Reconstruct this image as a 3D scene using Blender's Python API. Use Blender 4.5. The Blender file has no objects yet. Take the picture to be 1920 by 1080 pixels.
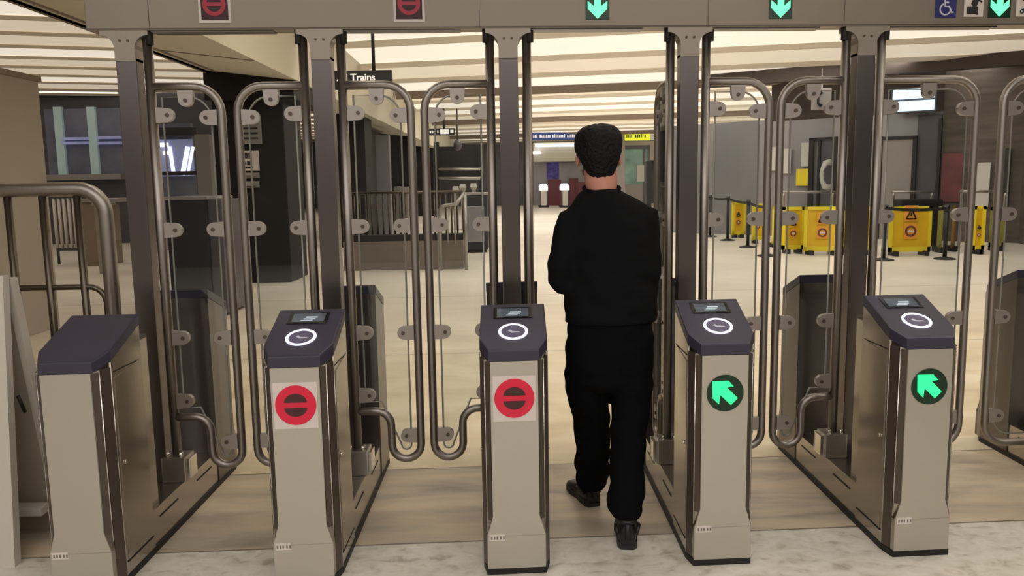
import bpy, bmesh, math, random
from mathutils import Vector, Matrix, noise
random.seed(7)
S = bpy.context.scene
C = S.collection
# ---------------------------------------------------------------- camera
FPX, PITCH, ROLL, YAW, CAMH = 1513.12, .1309, -.0166, -.0031, 1.6188
cy_, sy_ = math.cos(YAW), math.sin(YAW); cp_, sp_ = math.cos(PITCH), math.sin(PITCH); cr_, sr_ = math.cos(ROLL), math.sin(ROLL)
ex = Vector((cy_, sy_, 0)); ey = Vector((-sy_, cy_, 0)); ez = Vector((0, 0, 1))
fwd = ey*cp_ - ez*sp_; upv = ey*sp_ + ez*cp_
R_ = ex*cr_ + upv*sr_; U_ = -ex*sr_ + upv*cr_
cam = bpy.data.objects.new('camera', bpy.data.cameras.new('camera')); C.objects.link(cam)
cam.matrix_world = Matrix(((R_.x, U_.x, -fwd.x, 0), (R_.y, U_.y, -fwd.y, 0), (R_.z, U_.z, -fwd.z, CAMH), (0, 0, 0, 1)))
cam.data.sensor_width = 36; cam.data.lens = FPX/1920*36; cam.data.clip_start = .05; cam.data.clip_end = 200
S.camera = cam
def P(px, py, Y):
    """world point on the plane y=Y seen at a pixel of the photograph (survey helper)"""
    d = R_*((px-960)/FPX) - U_*((py-540)/FPX) + fwd
    return d*(Y/d.y) + Vector((0, 0, CAMH))
def F(px, py, z=0.):
    d = R_*((px-960)/FPX) - U_*((py-540)/FPX) + fwd
    return d*((z-CAMH)/d.z) + Vector((0, 0, CAMH))
# ---------------------------------------------------------------- world, lights, exposure
w = bpy.data.worlds.new('world'); S.world = w; w.use_nodes = True
w.node_tree.nodes['Background'].inputs[0].default_value = (.9, .85, .78, 1); w.node_tree.nodes['Background'].inputs[1].default_value = .15
S.view_settings.view_transform = 'Standard'; S.view_settings.look = 'None'; S.view_settings.exposure = 0; S.view_settings.gamma = 1; S.view_settings.use_curve_mapping = False
def area(name, loc, sx, sy, power, col=(1, .955, .90), rot=(0, 0, 0)):
    l = bpy.data.lights.new(name, 'AREA'); l.shape = 'RECTANGLE'; l.size = sx; l.size_y = sy; l.energy = power; l.color = col
    o = bpy.data.objects.new(name, l); C.objects.link(o); o.location = loc; o.rotation_euler = rot; return o
area('fill_light', (0, .8, 3.87), 8, 1.2, 90)  # added fill lights without fixtures, over and behind the camera
area('fill_light', (0, -2.2, 3.87), 10, 1.6, 230)
area('fill_light', (0, -6, 3.87), 12, 1.6, 230)
# added area lights hidden behind the ceiling fins of both bays, brightening the floor
def fin_fill(x, y, slope, length, power, zz=4.33):
    area('fin_fill_light', (x, y, zz), length, .1, power, (1, .955, .88), (0, 0, math.atan(slope)))
for k in range(13):
    yy = 4.2+2.85*k; fin_fill(6, yy+.15-.2*6, -.2, 17, 118 if k < 8 else 190, 4.345)
for k in range(5): fin_fill(-9, 9.5+3*k+.15-.3*9, .3, 7, 60, 4.38)
# ---------------------------------------------------------------- materials
def lin(c): return tuple((v/255/12.92 if v/255 <= .04045 else ((v/255+.055)/1.055)**2.4) for v in c)+(1,)
MATS = {}
def mat(name, rgb, rough=.5, metal=0., emit=0., ecol=None, var=0., vscale=8., vstretch=(1, 1, 1), bump=0., bscale=40, spec=None, rvar=0.):
    m = bpy.data.materials.new(name); m.use_nodes = True; nt = m.node_tree; b = nt.nodes['Principled BSDF']
    b.inputs['Base Color'].default_value = lin(rgb); b.inputs['Roughness'].default_value = rough; b.inputs['Metallic'].default_value = metal
    if spec is not None: b.inputs['Specular IOR Level'].default_value = spec
    if emit:
        b.inputs['Emission Color'].default_value = lin(ecol or rgb); b.inputs['Emission Strength'].default_value = emit
    tc = nt.nodes.new('ShaderNodeTexCoord')
    if var or rvar:
        mp = nt.nodes.new('ShaderNodeMapping'); mp.inputs['Scale'].default_value = vstretch
        n = nt.nodes.new('ShaderNodeTexNoise'); n.inputs['Scale'].default_value = vscale; n.inputs['Detail'].default_value = 5
        nt.links.new(tc.outputs['Object'], mp.inputs['Vector']); nt.links.new(mp.outputs[0], n.inputs['Vector'])
    if var:
        r = nt.nodes.new('ShaderNodeValToRGB'); c = lin(rgb)
        r.color_ramp.elements[0].position = .3; r.color_ramp.elements[1].position = .7
        r.color_ramp.elements[0].color = tuple(v*(1-var) for v in c[:3])+(1,); r.color_ramp.elements[1].color = tuple(min(1, v*(1+var)) for v in c[:3])+(1,)
        nt.links.new(n.outputs[0], r.inputs[0]); nt.links.new(r.outputs[0], b.inputs['Base Color'])
    if rvar:
        k = nt.nodes.new('ShaderNodeMapRange'); k.inputs[3].default_value = rough-rvar; k.inputs[4].default_value = rough+rvar
        nt.links.new(n.outputs[0], k.inputs[0]); nt.links.new(k.outputs[0], b.inputs['Roughness'])
    if bump:
        n2 = nt.nodes.new('ShaderNodeTexNoise'); n2.inputs['Scale'].default_value = bscale; n2.inputs['Detail'].default_value = 4
        nt.links.new(tc.outputs['Object'], n2.inputs['Vector'])
        bp = nt.nodes.new('ShaderNodeBump'); bp.inputs['Strength'].default_value = bump; bp.inputs['Distance'].default_value = .01
        nt.links.new(n2.outputs[0], bp.inputs['Height']); nt.links.new(bp.outputs[0], b.inputs['Normal'])
    MATS[name] = m; return m
def glassmat(name, tint=(244, 246, 246), fac=.03, rough=.02):
    m = bpy.data.materials.new(name); m.use_nodes = True; nt = m.node_tree; nt.nodes.clear()
    o = nt.nodes.new('ShaderNodeOutputMaterial'); t = nt.nodes.new('ShaderNodeBsdfTransparent'); g = nt.nodes.new('ShaderNodeBsdfGlossy'); mx = nt.nodes.new('ShaderNodeMixShader')
    fr = nt.nodes.new('ShaderNodeFresnel'); fr.inputs[0].default_value = 1.2; ad = nt.nodes.new('ShaderNodeMath'); ad.operation = 'ADD'; ad.inputs[1].default_value = fac
    t.inputs[0].default_value = lin(tint); g.inputs['Roughness'].default_value = rough
    nt.links.new(fr.outputs[0], ad.inputs[0]); nt.links.new(ad.outputs[0], mx.inputs[0]); nt.links.new(t.outputs[0], mx.inputs[1]); nt.links.new(g.outputs[0], mx.inputs[2]); nt.links.new(mx.outputs[0], o.inputs[0])
    return m
M = {}
M['steel'] = mat('brushed_steel', (178, 173, 166), .38, 1., vscale=3, vstretch=(6, 6, .6), rvar=.05)
M['steel_panel'] = mat('satin_steel_front', (203, 199, 191), .42, 1., vscale=2, vstretch=(2, 2, .6), rvar=.04)
M['steel_side'] = mat('polished_steel_side', (176, 169, 162), .24, 1., vscale=2, vstretch=(1, 1, .5), rvar=.07)
M['steel_dark'] = mat('dark_post_steel', (108, 102, 101), .32, 1., vscale=2, vstretch=(3, 3, .3), rvar=.04)
M['tube'] = mat('tube_steel', (156, 149, 144), .42, 1., vscale=4, rvar=.05)
M['strip'] = mat('dark_edge_strip', (88, 77, 69), .4, .35)
M['trim'] = mat('bright_trim', (225, 220, 212), .25, 1.)
M['beam'] = mat('painted_beam_steel', (138, 128, 117), .42, .5, var=.05, vscale=1.5)
M['beam_light'] = mat('sleeve_steel', (150, 141, 131), .4, .55)
M['lid'] = mat('navy_plastic_lid', (56, 52, 70), .42, 0, var=.08, vscale=3)
M['black'] = mat('black_rubber', (22, 20, 20), .6)
M['blackgloss'] = mat('black_gloss', (14, 14, 18), .12)
M['ring'] = mat('lit_white_ring', (235, 232, 245), .4, emit=.75, ecol=(225, 222, 240))
M['reader'] = mat('reader_face', (98, 92, 122), .3)
M['screen'] = mat('reader_display', (60, 66, 74), .12, emit=.12, ecol=(150, 165, 180), var=.5, vscale=22)  # mottled glow imitates reflections in the dark screen glass
M['screenglint'] = mat('display_glint', (200, 215, 225), .2, emit=.25, ecol=(190, 210, 225))
M['white'] = mat('white_sticker', (215, 205, 200), .5)
M['red'] = mat('red_disc', (205, 30, 62), .45, emit=.12, ecol=(220, 20, 50))
M['darkred'] = mat('dark_bar', (70, 35, 38), .5)
M['redlamp'] = mat('red_lamp', (150, 22, 48), .4, emit=.08, ecol=(190, 20, 55))
M['redback'] = mat('red_sign_back', (50, 8, 18), .5)
M['greenback'] = mat('dark_green_lens', (2, 40, 22), .3, emit=.02, ecol=(0, 120, 60))
M['green'] = mat('green_led', (40, 235, 140), .4, emit=1.0, ecol=(45, 245, 140))
M['green2'] = mat('pale_green_led', (110, 255, 190), .4, emit=1.05, ecol=(105, 255, 180))
M['blue'] = mat('blue_sign', (38, 40, 105), .5)
M['symwhite'] = mat('sign_white', (205, 205, 222), .5)
M['symblack'] = mat('sign_black', (28, 26, 28), .6)
M['glass'] = glassmat('clear_gate_glass')
M['glassedge'] = mat('glass_edge', (150, 148, 140), .25, .3)
M['clamp'] = mat('cast_clamp', (168, 160, 155), .4, .7)
M['beige'] = mat('beige_wall_panel', (160, 151, 138), .6, var=.03, vscale=.6)
M['darkcol'] = mat('black_column_cladding', (26, 24, 26), .55, spec=.25)
M['cream'] = mat('cream_plaster', (212, 204, 184), .7, var=.03, vscale=.8)
M['soffit'] = mat('soffit_paint', (205, 198, 178), .7)
M['fin'] = mat('ceiling_fin', (228, 219, 204), .7)
M['finbrown'] = mat('dark_ceiling_fin', (128, 114, 100), .7)
M['lum1'] = mat('slat_glow', (228, 224, 214), .6, emit=.66, ecol=(246, 236, 222), var=.02, vscale=.4)  # glow added so the ceiling slats look lit
M['lum2'] = mat('slat_glow_dim', (218, 210, 192), .6, emit=.46, ecol=(238, 224, 202), var=.02, vscale=.4)  # dimmer copy carries the shaded bands of the ceiling
M['lumw'] = mat('fluorescent_strip', (245, 238, 228), .5, emit=.85, ecol=(250, 240, 228))
M['ceil'] = mat('plain_ceiling', (150, 140, 124), .8)
M['backwall'] = mat('rear_wall', (104, 92, 80), .7, var=.15, vscale=.5)
M['concrete'] = mat('board_marked_concrete', (86, 77, 71), .75, var=.3, vscale=1.6, vstretch=(.6, .6, 4), bump=.4, bscale=12)
M['brownbulk'] = mat('dark_brown_bulkhead', (66, 57, 52), .8, var=.25, vscale=1.2, vstretch=(.4, .4, 2))
M['greywall'] = mat('grey_metal_partition', (140, 138, 142), .35, .4, var=.18, vscale=.7, vstretch=(1, 1, .4))
M['greydark'] = mat('dark_partition', (84, 82, 88), .35, .3, var=.2, vscale=.9)
M['doorgrey'] = mat('grey_door', (142, 136, 134), .5)
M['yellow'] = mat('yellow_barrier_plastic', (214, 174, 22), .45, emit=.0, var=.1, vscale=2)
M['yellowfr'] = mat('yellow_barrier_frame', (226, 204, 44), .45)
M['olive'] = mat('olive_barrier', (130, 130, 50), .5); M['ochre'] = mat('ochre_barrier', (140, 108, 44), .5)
M['orange'] = mat('orange_label', (232, 158, 46), .5)
M['rail'] = mat('light_handrail', (165, 160, 155), .35, .8)
M['barrail'] = mat('dark_baluster', (96, 86, 76), .35, .9)
M['navybox'] = mat('navy_cabinet', (26, 28, 38), .45, var=.06, vscale=2)
M['kerb'] = mat('stone_kerb', (118, 108, 100), .6, var=.1, vscale=2)
M['turq'] = mat('pale_turquoise_mullion', (178, 202, 200), .4, emit=.1)
M['winblue'] = mat('bluish_glazing', (150, 152, 190), .2, emit=.28, ecol=(150, 155, 200), var=.35, vscale=1.5, vstretch=(2, 1, .5))
M['windark'] = mat('dark_glazing', (104, 106, 120), .3, emit=.05, ecol=(110, 112, 135), var=.3, vscale=1.1)  # faint glow added where little light reaches the left wall
M['whitelight'] = mat('white_lamp', (245, 245, 250), .5, emit=1.2, ecol=(240, 244, 255))
M['blueglare'] = mat('cool_glare', (215, 235, 250), .3, emit=1.3, ecol=(200, 228, 245))  # glow standing for a cool reflected glare
M['signblack'] = mat('black_sign', (24, 20, 22), .5)
M['signwhite'] = mat('sign_letters', (235, 232, 230), .5, emit=.5)
M['signblue'] = mat('far_blue_sign', (52, 70, 130), .5, emit=.12, ecol=(60, 85, 160))
M['signyellow'] = mat('far_yellow_sign', (225, 230, 40), .5, emit=.6, ecol=(225, 235, 40))
M['poster'] = mat('purple_poster', (92, 78, 160), .5, emit=.04, ecol=(90, 80, 190), var=.75, vscale=3.5)
M['posterred'] = mat('red_poster', (104, 54, 56), .5, var=.35, vscale=2)
M['paper'] = mat('notice_paper', (190, 188, 182), .6)
M['greenish'] = mat('greenish_glazing', (112, 140, 128), .3, emit=.12, ecol=(130, 170, 150), var=.5, vscale=1.)
M['red_machine'] = mat('red_machine', (104, 44, 54), .5)
M['cloth'] = mat('black_jersey', (13, 14, 17), .9, bump=.5, bscale=9, spec=.15)
M['trouser'] = mat('black_trousers', (9, 9, 13), .92, bump=.5, bscale=8, spec=.12)
M['skin'] = mat('skin', (188, 130, 112), .55, var=.06, vscale=14)
M['hair'] = mat('black_hair', (8, 7, 8), .6, bump=1.2, bscale=60, spec=.25)
M['shoe'] = mat('black_shoe', (20, 20, 22), .42); M['sole'] = mat('shoe_sole', (30, 30, 32), .5)
M['sock'] = mat('grey_sock', (52, 50, 50), .8)
M['aframe'] = mat('white_signboard_plastic', (205, 198, 188), .5); M['aframe_in'] = mat('signboard_back', (168, 158, 144), .6)
M['aframe_blue'] = mat('signboard_blue', (32, 40, 92), .5); M['aframe_pale'] = mat('signboard_pale_blue', (120, 135, 165), .5)
def floor_material():
    m = bpy.data.materials.new('terrazzo_floor'); m.use_nodes = True; nt = m.node_tree; b = nt.nodes['Principled BSDF']; L = nt.links.new
    g = nt.nodes.new('ShaderNodeNewGeometry'); sx = nt.nodes.new('ShaderNodeSeparateXYZ'); L(g.outputs['Position'], sx.inputs[0])
    def math_(op, a, b_=None):
        n = nt.nodes.new('ShaderNodeMath'); n.operation = op
        for i, v in enumerate((a, b_)):
            if v is None: continue
            if isinstance(v, (int, float)): n.inputs[i].default_value = v
            else: L(v, n.inputs[i])
        return n.outputs[0]
    yy = math_('SUBTRACT', sx.outputs['Y'], math_('MULTIPLY', sx.outputs['X'], .045))     # slab rows run slightly askew
    def noi(scale, det, stretch=(1, 1, 1), dist=0.):
        mp = nt.nodes.new('ShaderNodeMapping'); mp.inputs['Scale'].default_value = stretch; L(g.outputs['Position'], mp.inputs[0])
        n = nt.nodes.new('ShaderNodeTexNoise'); n.inputs['Scale'].default_value = scale; n.inputs['Detail'].default_value = det; n.inputs['Distortion'].default_value = dist
        L(mp.outputs[0], n.inputs['Vector']); return n.outputs[0]
    def ramp(f, stops):
        r = nt.nodes.new('ShaderNodeValToRGB'); e = r.color_ramp.elements
        while len(e) < len(stops): e.new(.5)
        for q, (p, c) in zip(e, stops): q.position = p; q.color = lin(c)
        L(f, r.inputs[0]); return r.outputs[0]
    def mix(f, a, c, bt='MIX'):
        n = nt.nodes.new('ShaderNodeMixRGB'); n.blend_type = bt
        if isinstance(f, float): n.inputs[0].default_value = f
        else: L(f, n.inputs[0])
        L(a, n.inputs[1]); L(c, n.inputs[2]); return n.outputs[0]
    front = ramp(noi(11, 9, (1, 1.3, 1), .5), [(.28, (168, 158, 142)), (.42, (206, 200, 187)), (.6, (222, 217, 206)), (.78, (192, 178, 156))])
    midc = ramp(noi(3.2, 6, (.5, 1.8, 1), .4), [(.3, (146, 136, 124)), (.5, (186, 173, 154)), (.68, (208, 190, 162))])
    far = ramp(noi(1.8, 8, (.7, 1.3, 1), .5), [(.3, (194, 178, 150)), (.5, (212, 198, 168)), (.7, (226, 216, 194))])
    vfar = ramp(noi(.5, 4), [(.3, (206, 198, 186)), (.7, (228, 222, 210))])
    s1 = math_('GREATER_THAN', yy, 3.50); s2 = math_('GREATER_THAN', yy, 4.47)
    mr = nt.nodes.new('ShaderNodeMapRange'); mr.inputs[1].default_value = 6; mr.inputs[2].default_value = 12; L(yy, mr.inputs[0])
    c = mix(s1, front, midc); c = mix(s2, c, far); c = mix(mr.outputs[0], c, vfar)
    sm = None
    seam = None
    for y0, wd in [(3.50, .006), (4.47, .006), (2.4, .005), (7.6, .008), (11.5, .01), (1.2, .005)]:
        d = math_('LESS_THAN', math_('ABSOLUTE', math_('SUBTRACT', yy, y0)), wd)
        seam = d if seam is None else math_('MAXIMUM', seam, d)
    dk = nt.nodes.new('ShaderNodeRGB'); dk.outputs[0].default_value = lin((96, 82, 70))
    c = mix(math_('MULTIPLY', seam, .85), c, dk.outputs[0])
    L(c, b.inputs['Base Color'])
    k = nt.nodes.new('ShaderNodeMapRange'); k.inputs[3].default_value = .28; k.inputs[4].default_value = .5; L(noi(5, 5), k.inputs[0]); L(k.outputs[0], b.inputs['Roughness'])
    return m
M['floor'] = floor_material()
# ---------------------------------------------------------------- mesh builder
SK = .0547        # the gate row recedes slightly towards the right
class MB:
    def __init__(s, shear=False): s.bm = bmesh.new(); s.shear = shear
    def _add(s, verts, faces, smooth=False):
        vs = [s.bm.verts.new(v) for v in verts]
        for f in faces:
            try:
                fc = s.bm.faces.new([vs[i] for i in f]); fc.smooth = smooth
            except ValueError: pass
        return vs
    def box(s, x0, x1, y0, y1, z0, z1, bev=0.):
        b = bmesh.new(); bmesh.ops.create_cube(b, size=1)
        for v in b.verts: v.co = Vector(((x0+x1)/2+v.co.x*(x1-x0), (y0+y1)/2+v.co.y*(y1-y0), (z0+z1)/2+v.co.z*(z1-z0)))
        if bev: bmesh.ops.bevel(b, geom=list(b.edges), offset=bev, segments=2, affect='EDGES', profile=.7)
        s._merge(b); return s
    def _merge(s, b, smooth=False):
        mp = {v: s.bm.verts.new(v.co) for v in b.verts}
        for f in b.faces:
            try: n = s.bm.faces.new([mp[v] for v in f.verts]); n.smooth = f.smooth or smooth
            except ValueError: pass
        b.free()
    def prism(s, pts, O, U, V, t, bev=0.):
        O, U, V = Vector(O), Vector(U), Vector(V); N = U.cross(V).normalized(); n = len(pts)
        b = bmesh.new()
        A = [b.verts.new(O+U*p[0]+V*p[1]) for p in pts]; B = [b.verts.new(O+U*p[0]+V*p[1]+N*t) for p in pts]
        b.faces.new(A[::-1]); top = b.faces.new(B)
        for i in range(n): b.faces.new((A[i], A[(i+1) % n], B[(i+1) % n], B[i]))
        if bev: bmesh.ops.bevel(b, geom=list(top.edges), offset=bev, segments=2, affect='EDGES', profile=.7)
        s._merge(b); return s
    def tube(s, pts, r, seg=12, closed=False, caps=True):
        pts = [Vector(p) for p in pts]; n = len(pts); rings = []; prev = None
        for i, p in enumerate(pts):
            a = pts[(i-1) % n] if (closed or i > 0) else p; c = pts[(i+1) % n] if (closed or i < n-1) else p
            t = (c-a).normalized()
            if prev is None:
                ref = Vector((0, 0, 1)) if abs(t.z) < .9 else Vector((0, 1, 0)); u = t.cross(ref).normalized()
            else: u = (prev-t*prev.dot(t)).normalized()
            prev = u; v = t.cross(u); rr = r[i] if isinstance(r, (list, tuple)) else r
            rings.append([p+(u*math.cos(2*math.pi*k/seg)+v*math.sin(2*math.pi*k/seg))*rr for k in range(seg)])
        verts = [q for rg in rings for q in rg]; faces = []
        m = n if closed else n-1
        for i in range(m):
            for k in range(seg):
                a = i*seg+k; b_ = i*seg+(k+1) % seg; j = (i+1) % n
                faces.append((a, j*seg+k, j*seg+(k+1) % seg, b_))
        vs = s._add(verts, faces, True)
        if caps and not closed:
            s.bm.faces.new([vs[k] for k in range(seg)]); s.bm.faces.new([vs[(n-1)*seg+k] for k in range(seg)][::-1])
        return s
    def loft(s, rings, smooth=False, caps=True):
        seg = len(rings[0]); verts = [q for rg in rings for q in rg]; faces = []
        for i in range(len(rings)-1):
            for k in range(seg): faces.append((i*seg+k, i*seg+(k+1) % seg, (i+1)*seg+(k+1) % seg, (i+1)*seg+k))
        vs = s._add(verts, faces, smooth)
        if caps:
            s.bm.faces.new([vs[k] for k in range(seg)][::-1]); s.bm.faces.new([vs[(len(rings)-1)*seg+k] for k in range(seg)])
        return s
    def ell(s, c, rx, ry, rz, seg=20, rings=14, rot=None):
        b = bmesh.new(); bmesh.ops.create_uvsphere(b, u_segments=seg, v_segments=rings, radius=1)
        for v in b.verts:
            q = Vector((v.co.x*rx, v.co.y*ry, v.co.z*rz))
            if rot: q = rot @ q
            v.co = q+Vector(c)
        s._merge(b, True); return s
    def disc(s, O, U, V, r, t, seg=40, r0=0., ecc=1.):
        if not r0: return s.prism([(r*math.cos(2*math.pi*k/seg), r*ecc*math.sin(2*math.pi*k/seg)) for k in range(seg)], O, U, V, t)
        O, U, V = Vector(O), Vector(U), Vector(V); N = U.cross(V).normalized(); vs = []; fs = []
        for k in range(seg):
            a = 2*math.pi*k/seg; d = U*math.cos(a)+V*math.sin(a)
            vs += [O+d*r0, O+d*r, O+d*r+N*t, O+d*r0+N*t]
        for k in range(seg):
            a = 4*k; b_ = 4*((k+1) % seg)
            for q in range(4): fs.append((a+q, b_+q, b_+(q+1) % 4, a+(q+1) % 4))
        s._add(vs, fs); return s
    def build(s, name, m, parent=None, loc=None, recalc=True):
        if s.shear:
            for v in s.bm.verts: v.co.y += SK*v.co.x
        if recalc: bmesh.ops.recalc_face_normals(s.bm, faces=s.bm.faces[:])
        me = bpy.data.meshes.new(name); s.bm.to_mesh(me); s.bm.free(); me.materials.append(m if not isinstance(m, str) else M[m])
        o = bpy.data.objects.new(name, me); C.objects.link(o)
        if parent: o.parent = parent
        if loc: o.location = loc
        return o
def tag(o, label=None, cat=None, group=None, kind=None):
    if label: o['label'] = label
    if cat: o['category'] = cat
    if group: o['group'] = group
    if kind: o['kind'] = kind
    return o
def empty(name, loc, label, cat, group=None, rz=0):
    o = bpy.data.objects.new(name, None); C.objects.link(o); o.location = loc; o.rotation_euler = (0, 0, rz); o.empty_display_size = .1
    return tag(o, label, cat, group)
def copy_tree(o, parent=None):
    c = o.copy(); C.objects.link(c); c.parent = parent
    for ch in list(o.children): copy_tree(ch, c)
    return c
def struct(name, mb, m): return tag(mb.build(name, m), kind='structure')
def bar(name, a, b, th, z0, z1, m, parent=None, back=True):
    """upright slab standing on the plan line a-b, thickness th (to its left)"""
    a = Vector((a[0], a[1], 0)); b = Vector((b[0], b[1], 0)); d = (b-a).normalized(); n = Vector((-d.y, d.x, 0))
    mb = MB(); mb.prism([(p.x, p.y) for p in (a, b, b+n*th, a+n*th)], (0, 0, z0), (1, 0, 0), (0, 1, 0), z1-z0)
    return mb.build(name, m, parent)
# ================================================================= the setting
mb = MB(); mb.box(-26, 26, -9, 62, -.2, 0); struct('floor', mb, 'floor')
ZC = 4.4
mb = MB(); mb.box(-26, 26, -9, 62, ZC+.1, ZC+.3); struct('ceiling', mb, 'ceil')
mb = MB(); mb.box(-26, 26, -9.3, -9, 0, ZC+.1); struct('wall_back', mb, 'backwall')
# concrete slab ceiling over the near hall
mb = MB(); mb.box(-26, 26, -9, 2.6, 3.9, ZC+.05); struct('ceiling_near', mb, 'ceil')
# ribbed ceiling: lit look put into glowing panels, brighter and dimmer, between downstand fins
def ribs(tagname, xa, xb, slope, y0, y1, per, finh, pats, finm=None, panz=0., tilt=.06):
    y = y0; k = 0
    groups = {}
    while y < y1:
        mname = pats[k % len(pats)]
        def q(x, yy, z): return (x, yy+slope*x, z)
        mb = groups.setdefault(mname, MB())
        zt = ZC+panz
        # shallow folded panel: rises from the near fin to the far one
        vs = [q(xa, y, zt-.02), q(xb, y, zt-.02), q(xb, y+per, zt-.02-tilt), q(xa, y+per, zt-.02-tilt), q(xa, y, zt+.04), q(xb, y, zt+.04), q(xb, y+per, zt+.04), q(xa, y+per, zt+.04)]
        mb._add(vs, [(0, 1, 2, 3), (4, 5, 6, 7), (0, 1, 5, 4), (1, 2, 6, 5), (2, 3, 7, 6), (3, 0, 4, 7)])
        fm = 'finbrown' if (finm and k % 4 == finm) else 'fin'
        f = groups.setdefault(fm, MB()); h = finh*(1.8 if fm == 'finbrown' else 1)
        fw = .16 if tagname == 'left' else .36
        vs = [q(xa, y-.08, zt-h), q(xb, y-.08, zt-h), q(xb, y+.06, zt-h), q(xa, y+.06, zt-h), q(xa, y-fw, zt-.03-tilt), q(xb, y-fw, zt-.03-tilt), q(xb, y+.08, zt), q(xa, y+.08, zt)]
        f._add(vs, [(0, 1, 2, 3), (4, 5, 6, 7), (0, 1, 5, 4), (1, 2, 6, 5), (2, 3, 7, 6), (3, 0, 4, 7)])
        y += per; k += 1
    for n, mb in groups.items(): struct('ceiling_'+tagname+('_fins' if n.startswith('fin') else '_panels'), mb, n)
ribs('centre', -3.3, 18, -.2, 4.2, 58, 2.85, .15, ['lum2', 'lum1', 'lum2', 'lum1', 'lum1'], 3)
ribs('left', -22, -4.85, .3, 8.0, 26, 1.5, .12, ['lum2', 'lum1', 'lum2'])
ribs('left_far', -22, -4.85, .3, 26.3, 52, 1.2, .12, ['lumw', 'fin'])
# long dropped soffit between the bays with its two cream faces, carried by the dark columns
mb = MB(); mb.prism([(-4.64, 3.45), (-3.36, 3.29), (-3.36, ZC+.02), (-4.64, ZC+.02)], (0, 60, 0), (1, 0, 0), (0, 0, 1), 56.8); struct('trim_1', mb, 'soffit')
mb = MB(); mb.prism([(-4.80, 3.47), (-4.64, 3.45), (-4.64, 3.62), (-4.80, 3.62)], (0, 60, 0), (1, 0, 0), (0, 0, 1), 56.8); mb.box(-4.84, -4.80, 3.2, 60, 3.44, 3.7); struct('trim_2', mb, 'cream')
mb = MB(); mb.box(-4.815, -4.80, 3.2, 60, 3.425, 3.47); mb.box(-4.65, -4.62, 3.2, 60, 3.43, 3.46); struct('trim_2_edges', mb, 'finbrown')
mb = MB(); mb.prism([(-4.62, 3.44), (-4.62, 3.45), (-3.38, 3.30), (-3.38, 3.285)], (0, 11.2, 0), (1, 0, 0), (0, 0, 1), .05); struct('trim_3', mb, 'finbrown')
# left: beige partition
mb = MB(); mb.box(-7.5, -5.36, -4, 9.5, 0, 2.88, .01); struct('wall_left', mb, 'beige')
mb = MB(); mb.box(-5.37, -5.33, -4, 9.52, 2.84, 2.9); struct('trim_4', mb, 'finbrown')
# far left glazed wall
YG = 24.
mb = MB(); mb.box(-20, -7.4, YG+.05, YG+.35, 0, ZC); struct('wall_far_left', mb, 'greydark')
def pane(name, x0, y0_, x1, y1_, Y, m, th=.06):
    a = P(x0, y0_, Y); b = P(x1, y1_, Y)
    mb = MB(); mb.box(a.x, b.x, Y-th, Y, min(a.z, b.z), max(a.z, b.z)); return mb.build(name, m)
o = tag(pane('window_1', 84, 205, 236, 326, YG, 'windark'), kind='structure')
for k, (xa, xb) in enumerate([(104, 120), (166, 182)]):
    a = P(xa, 200, YG); b = P(xb, 328, YG)
    mb = MB(); mb.box(a.x, a.x+.24, YG-.16, YG-.02, b.z, a.z-.02, .01); tag(mb.build('trim_%d' % (5+k), M['turq']), kind='structure')
mb = MB()
for x0, x1, yy in [(116, 166, 258), (116, 166, 266), (182, 228, 256), (182, 228, 266)]:
    a = P(x0, yy, YG-.2); b = P(x1, yy+4, YG-.2); mb.box(a.x, b.x, YG-.25, YG-.07, b.z, a.z)
tag(mb.build('strip_light', M['winblue']), 'bluish strip lights glowing behind the far left glazing', 'light')
a = P(86, 328, YG-.4); b = P(230, 336, YG-.4)
mb = MB(); mb.box(a.x, b.x, YG-.5, YG-.1, b.z, a.z, .01); struct('trim_7', mb, 'doorgrey')
# bluish window further along, left of the first black column
YH = 21.
mb = MB(); A = P(292, 232, YH); B = P(366, 372, YH)
mb.box(A.x, B.x, YH, YH+.2, 0, A.z); struct('wall_mid_left', mb, 'windark')
tag(pane('window_2', 300, 262, 366, 330, YH-.02, 'winblue'), kind='structure')
mb = MB()
for x0, x1, t in [(318, 326, .1), (352, 342, .12), (362, 352, .08)]:
    a = P(x0, 275, YH-.1); b = P(x1, 328, YH-.1); mb.tube([a, b], t*.5, 8)
for x0, yy in [(299, 268), (306, 283)]:
    a = P(x0, yy, YH-.1); mb.box(a.x, a.x+.22, YH-.14, YH-.08, a.z-.1, a.z)
tag(mb.build('window_lamps', M['whitelight']), 'white lamps shining in the bluish window left of the black column', 'light')
a = P(296, 322, YH-.3); b = P(366, 328, YH-.3)
mb = MB(); mb.box(a.x, b.x, YH-.4, YH-.2, b.z, a.z); struct('trim_8', mb, 'symblack')
a = P(296, 240, YH-.2); b = P(364, 262, YH-.2)
mb = MB(); mb.box(a.x, b.x, YH-.3, YH-.02, b.z+.1, a.z); struct('trim_9', mb, 'navybox')
# grey pillar just left of the column
a = P(364, 252, 16); b = P(399, 372, 16)
mb = MB(); mb.box(a.x, b.x, 16, 16.6, 0, a.z, .01); struct('wall_pillar', mb, 'doorgrey')
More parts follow.
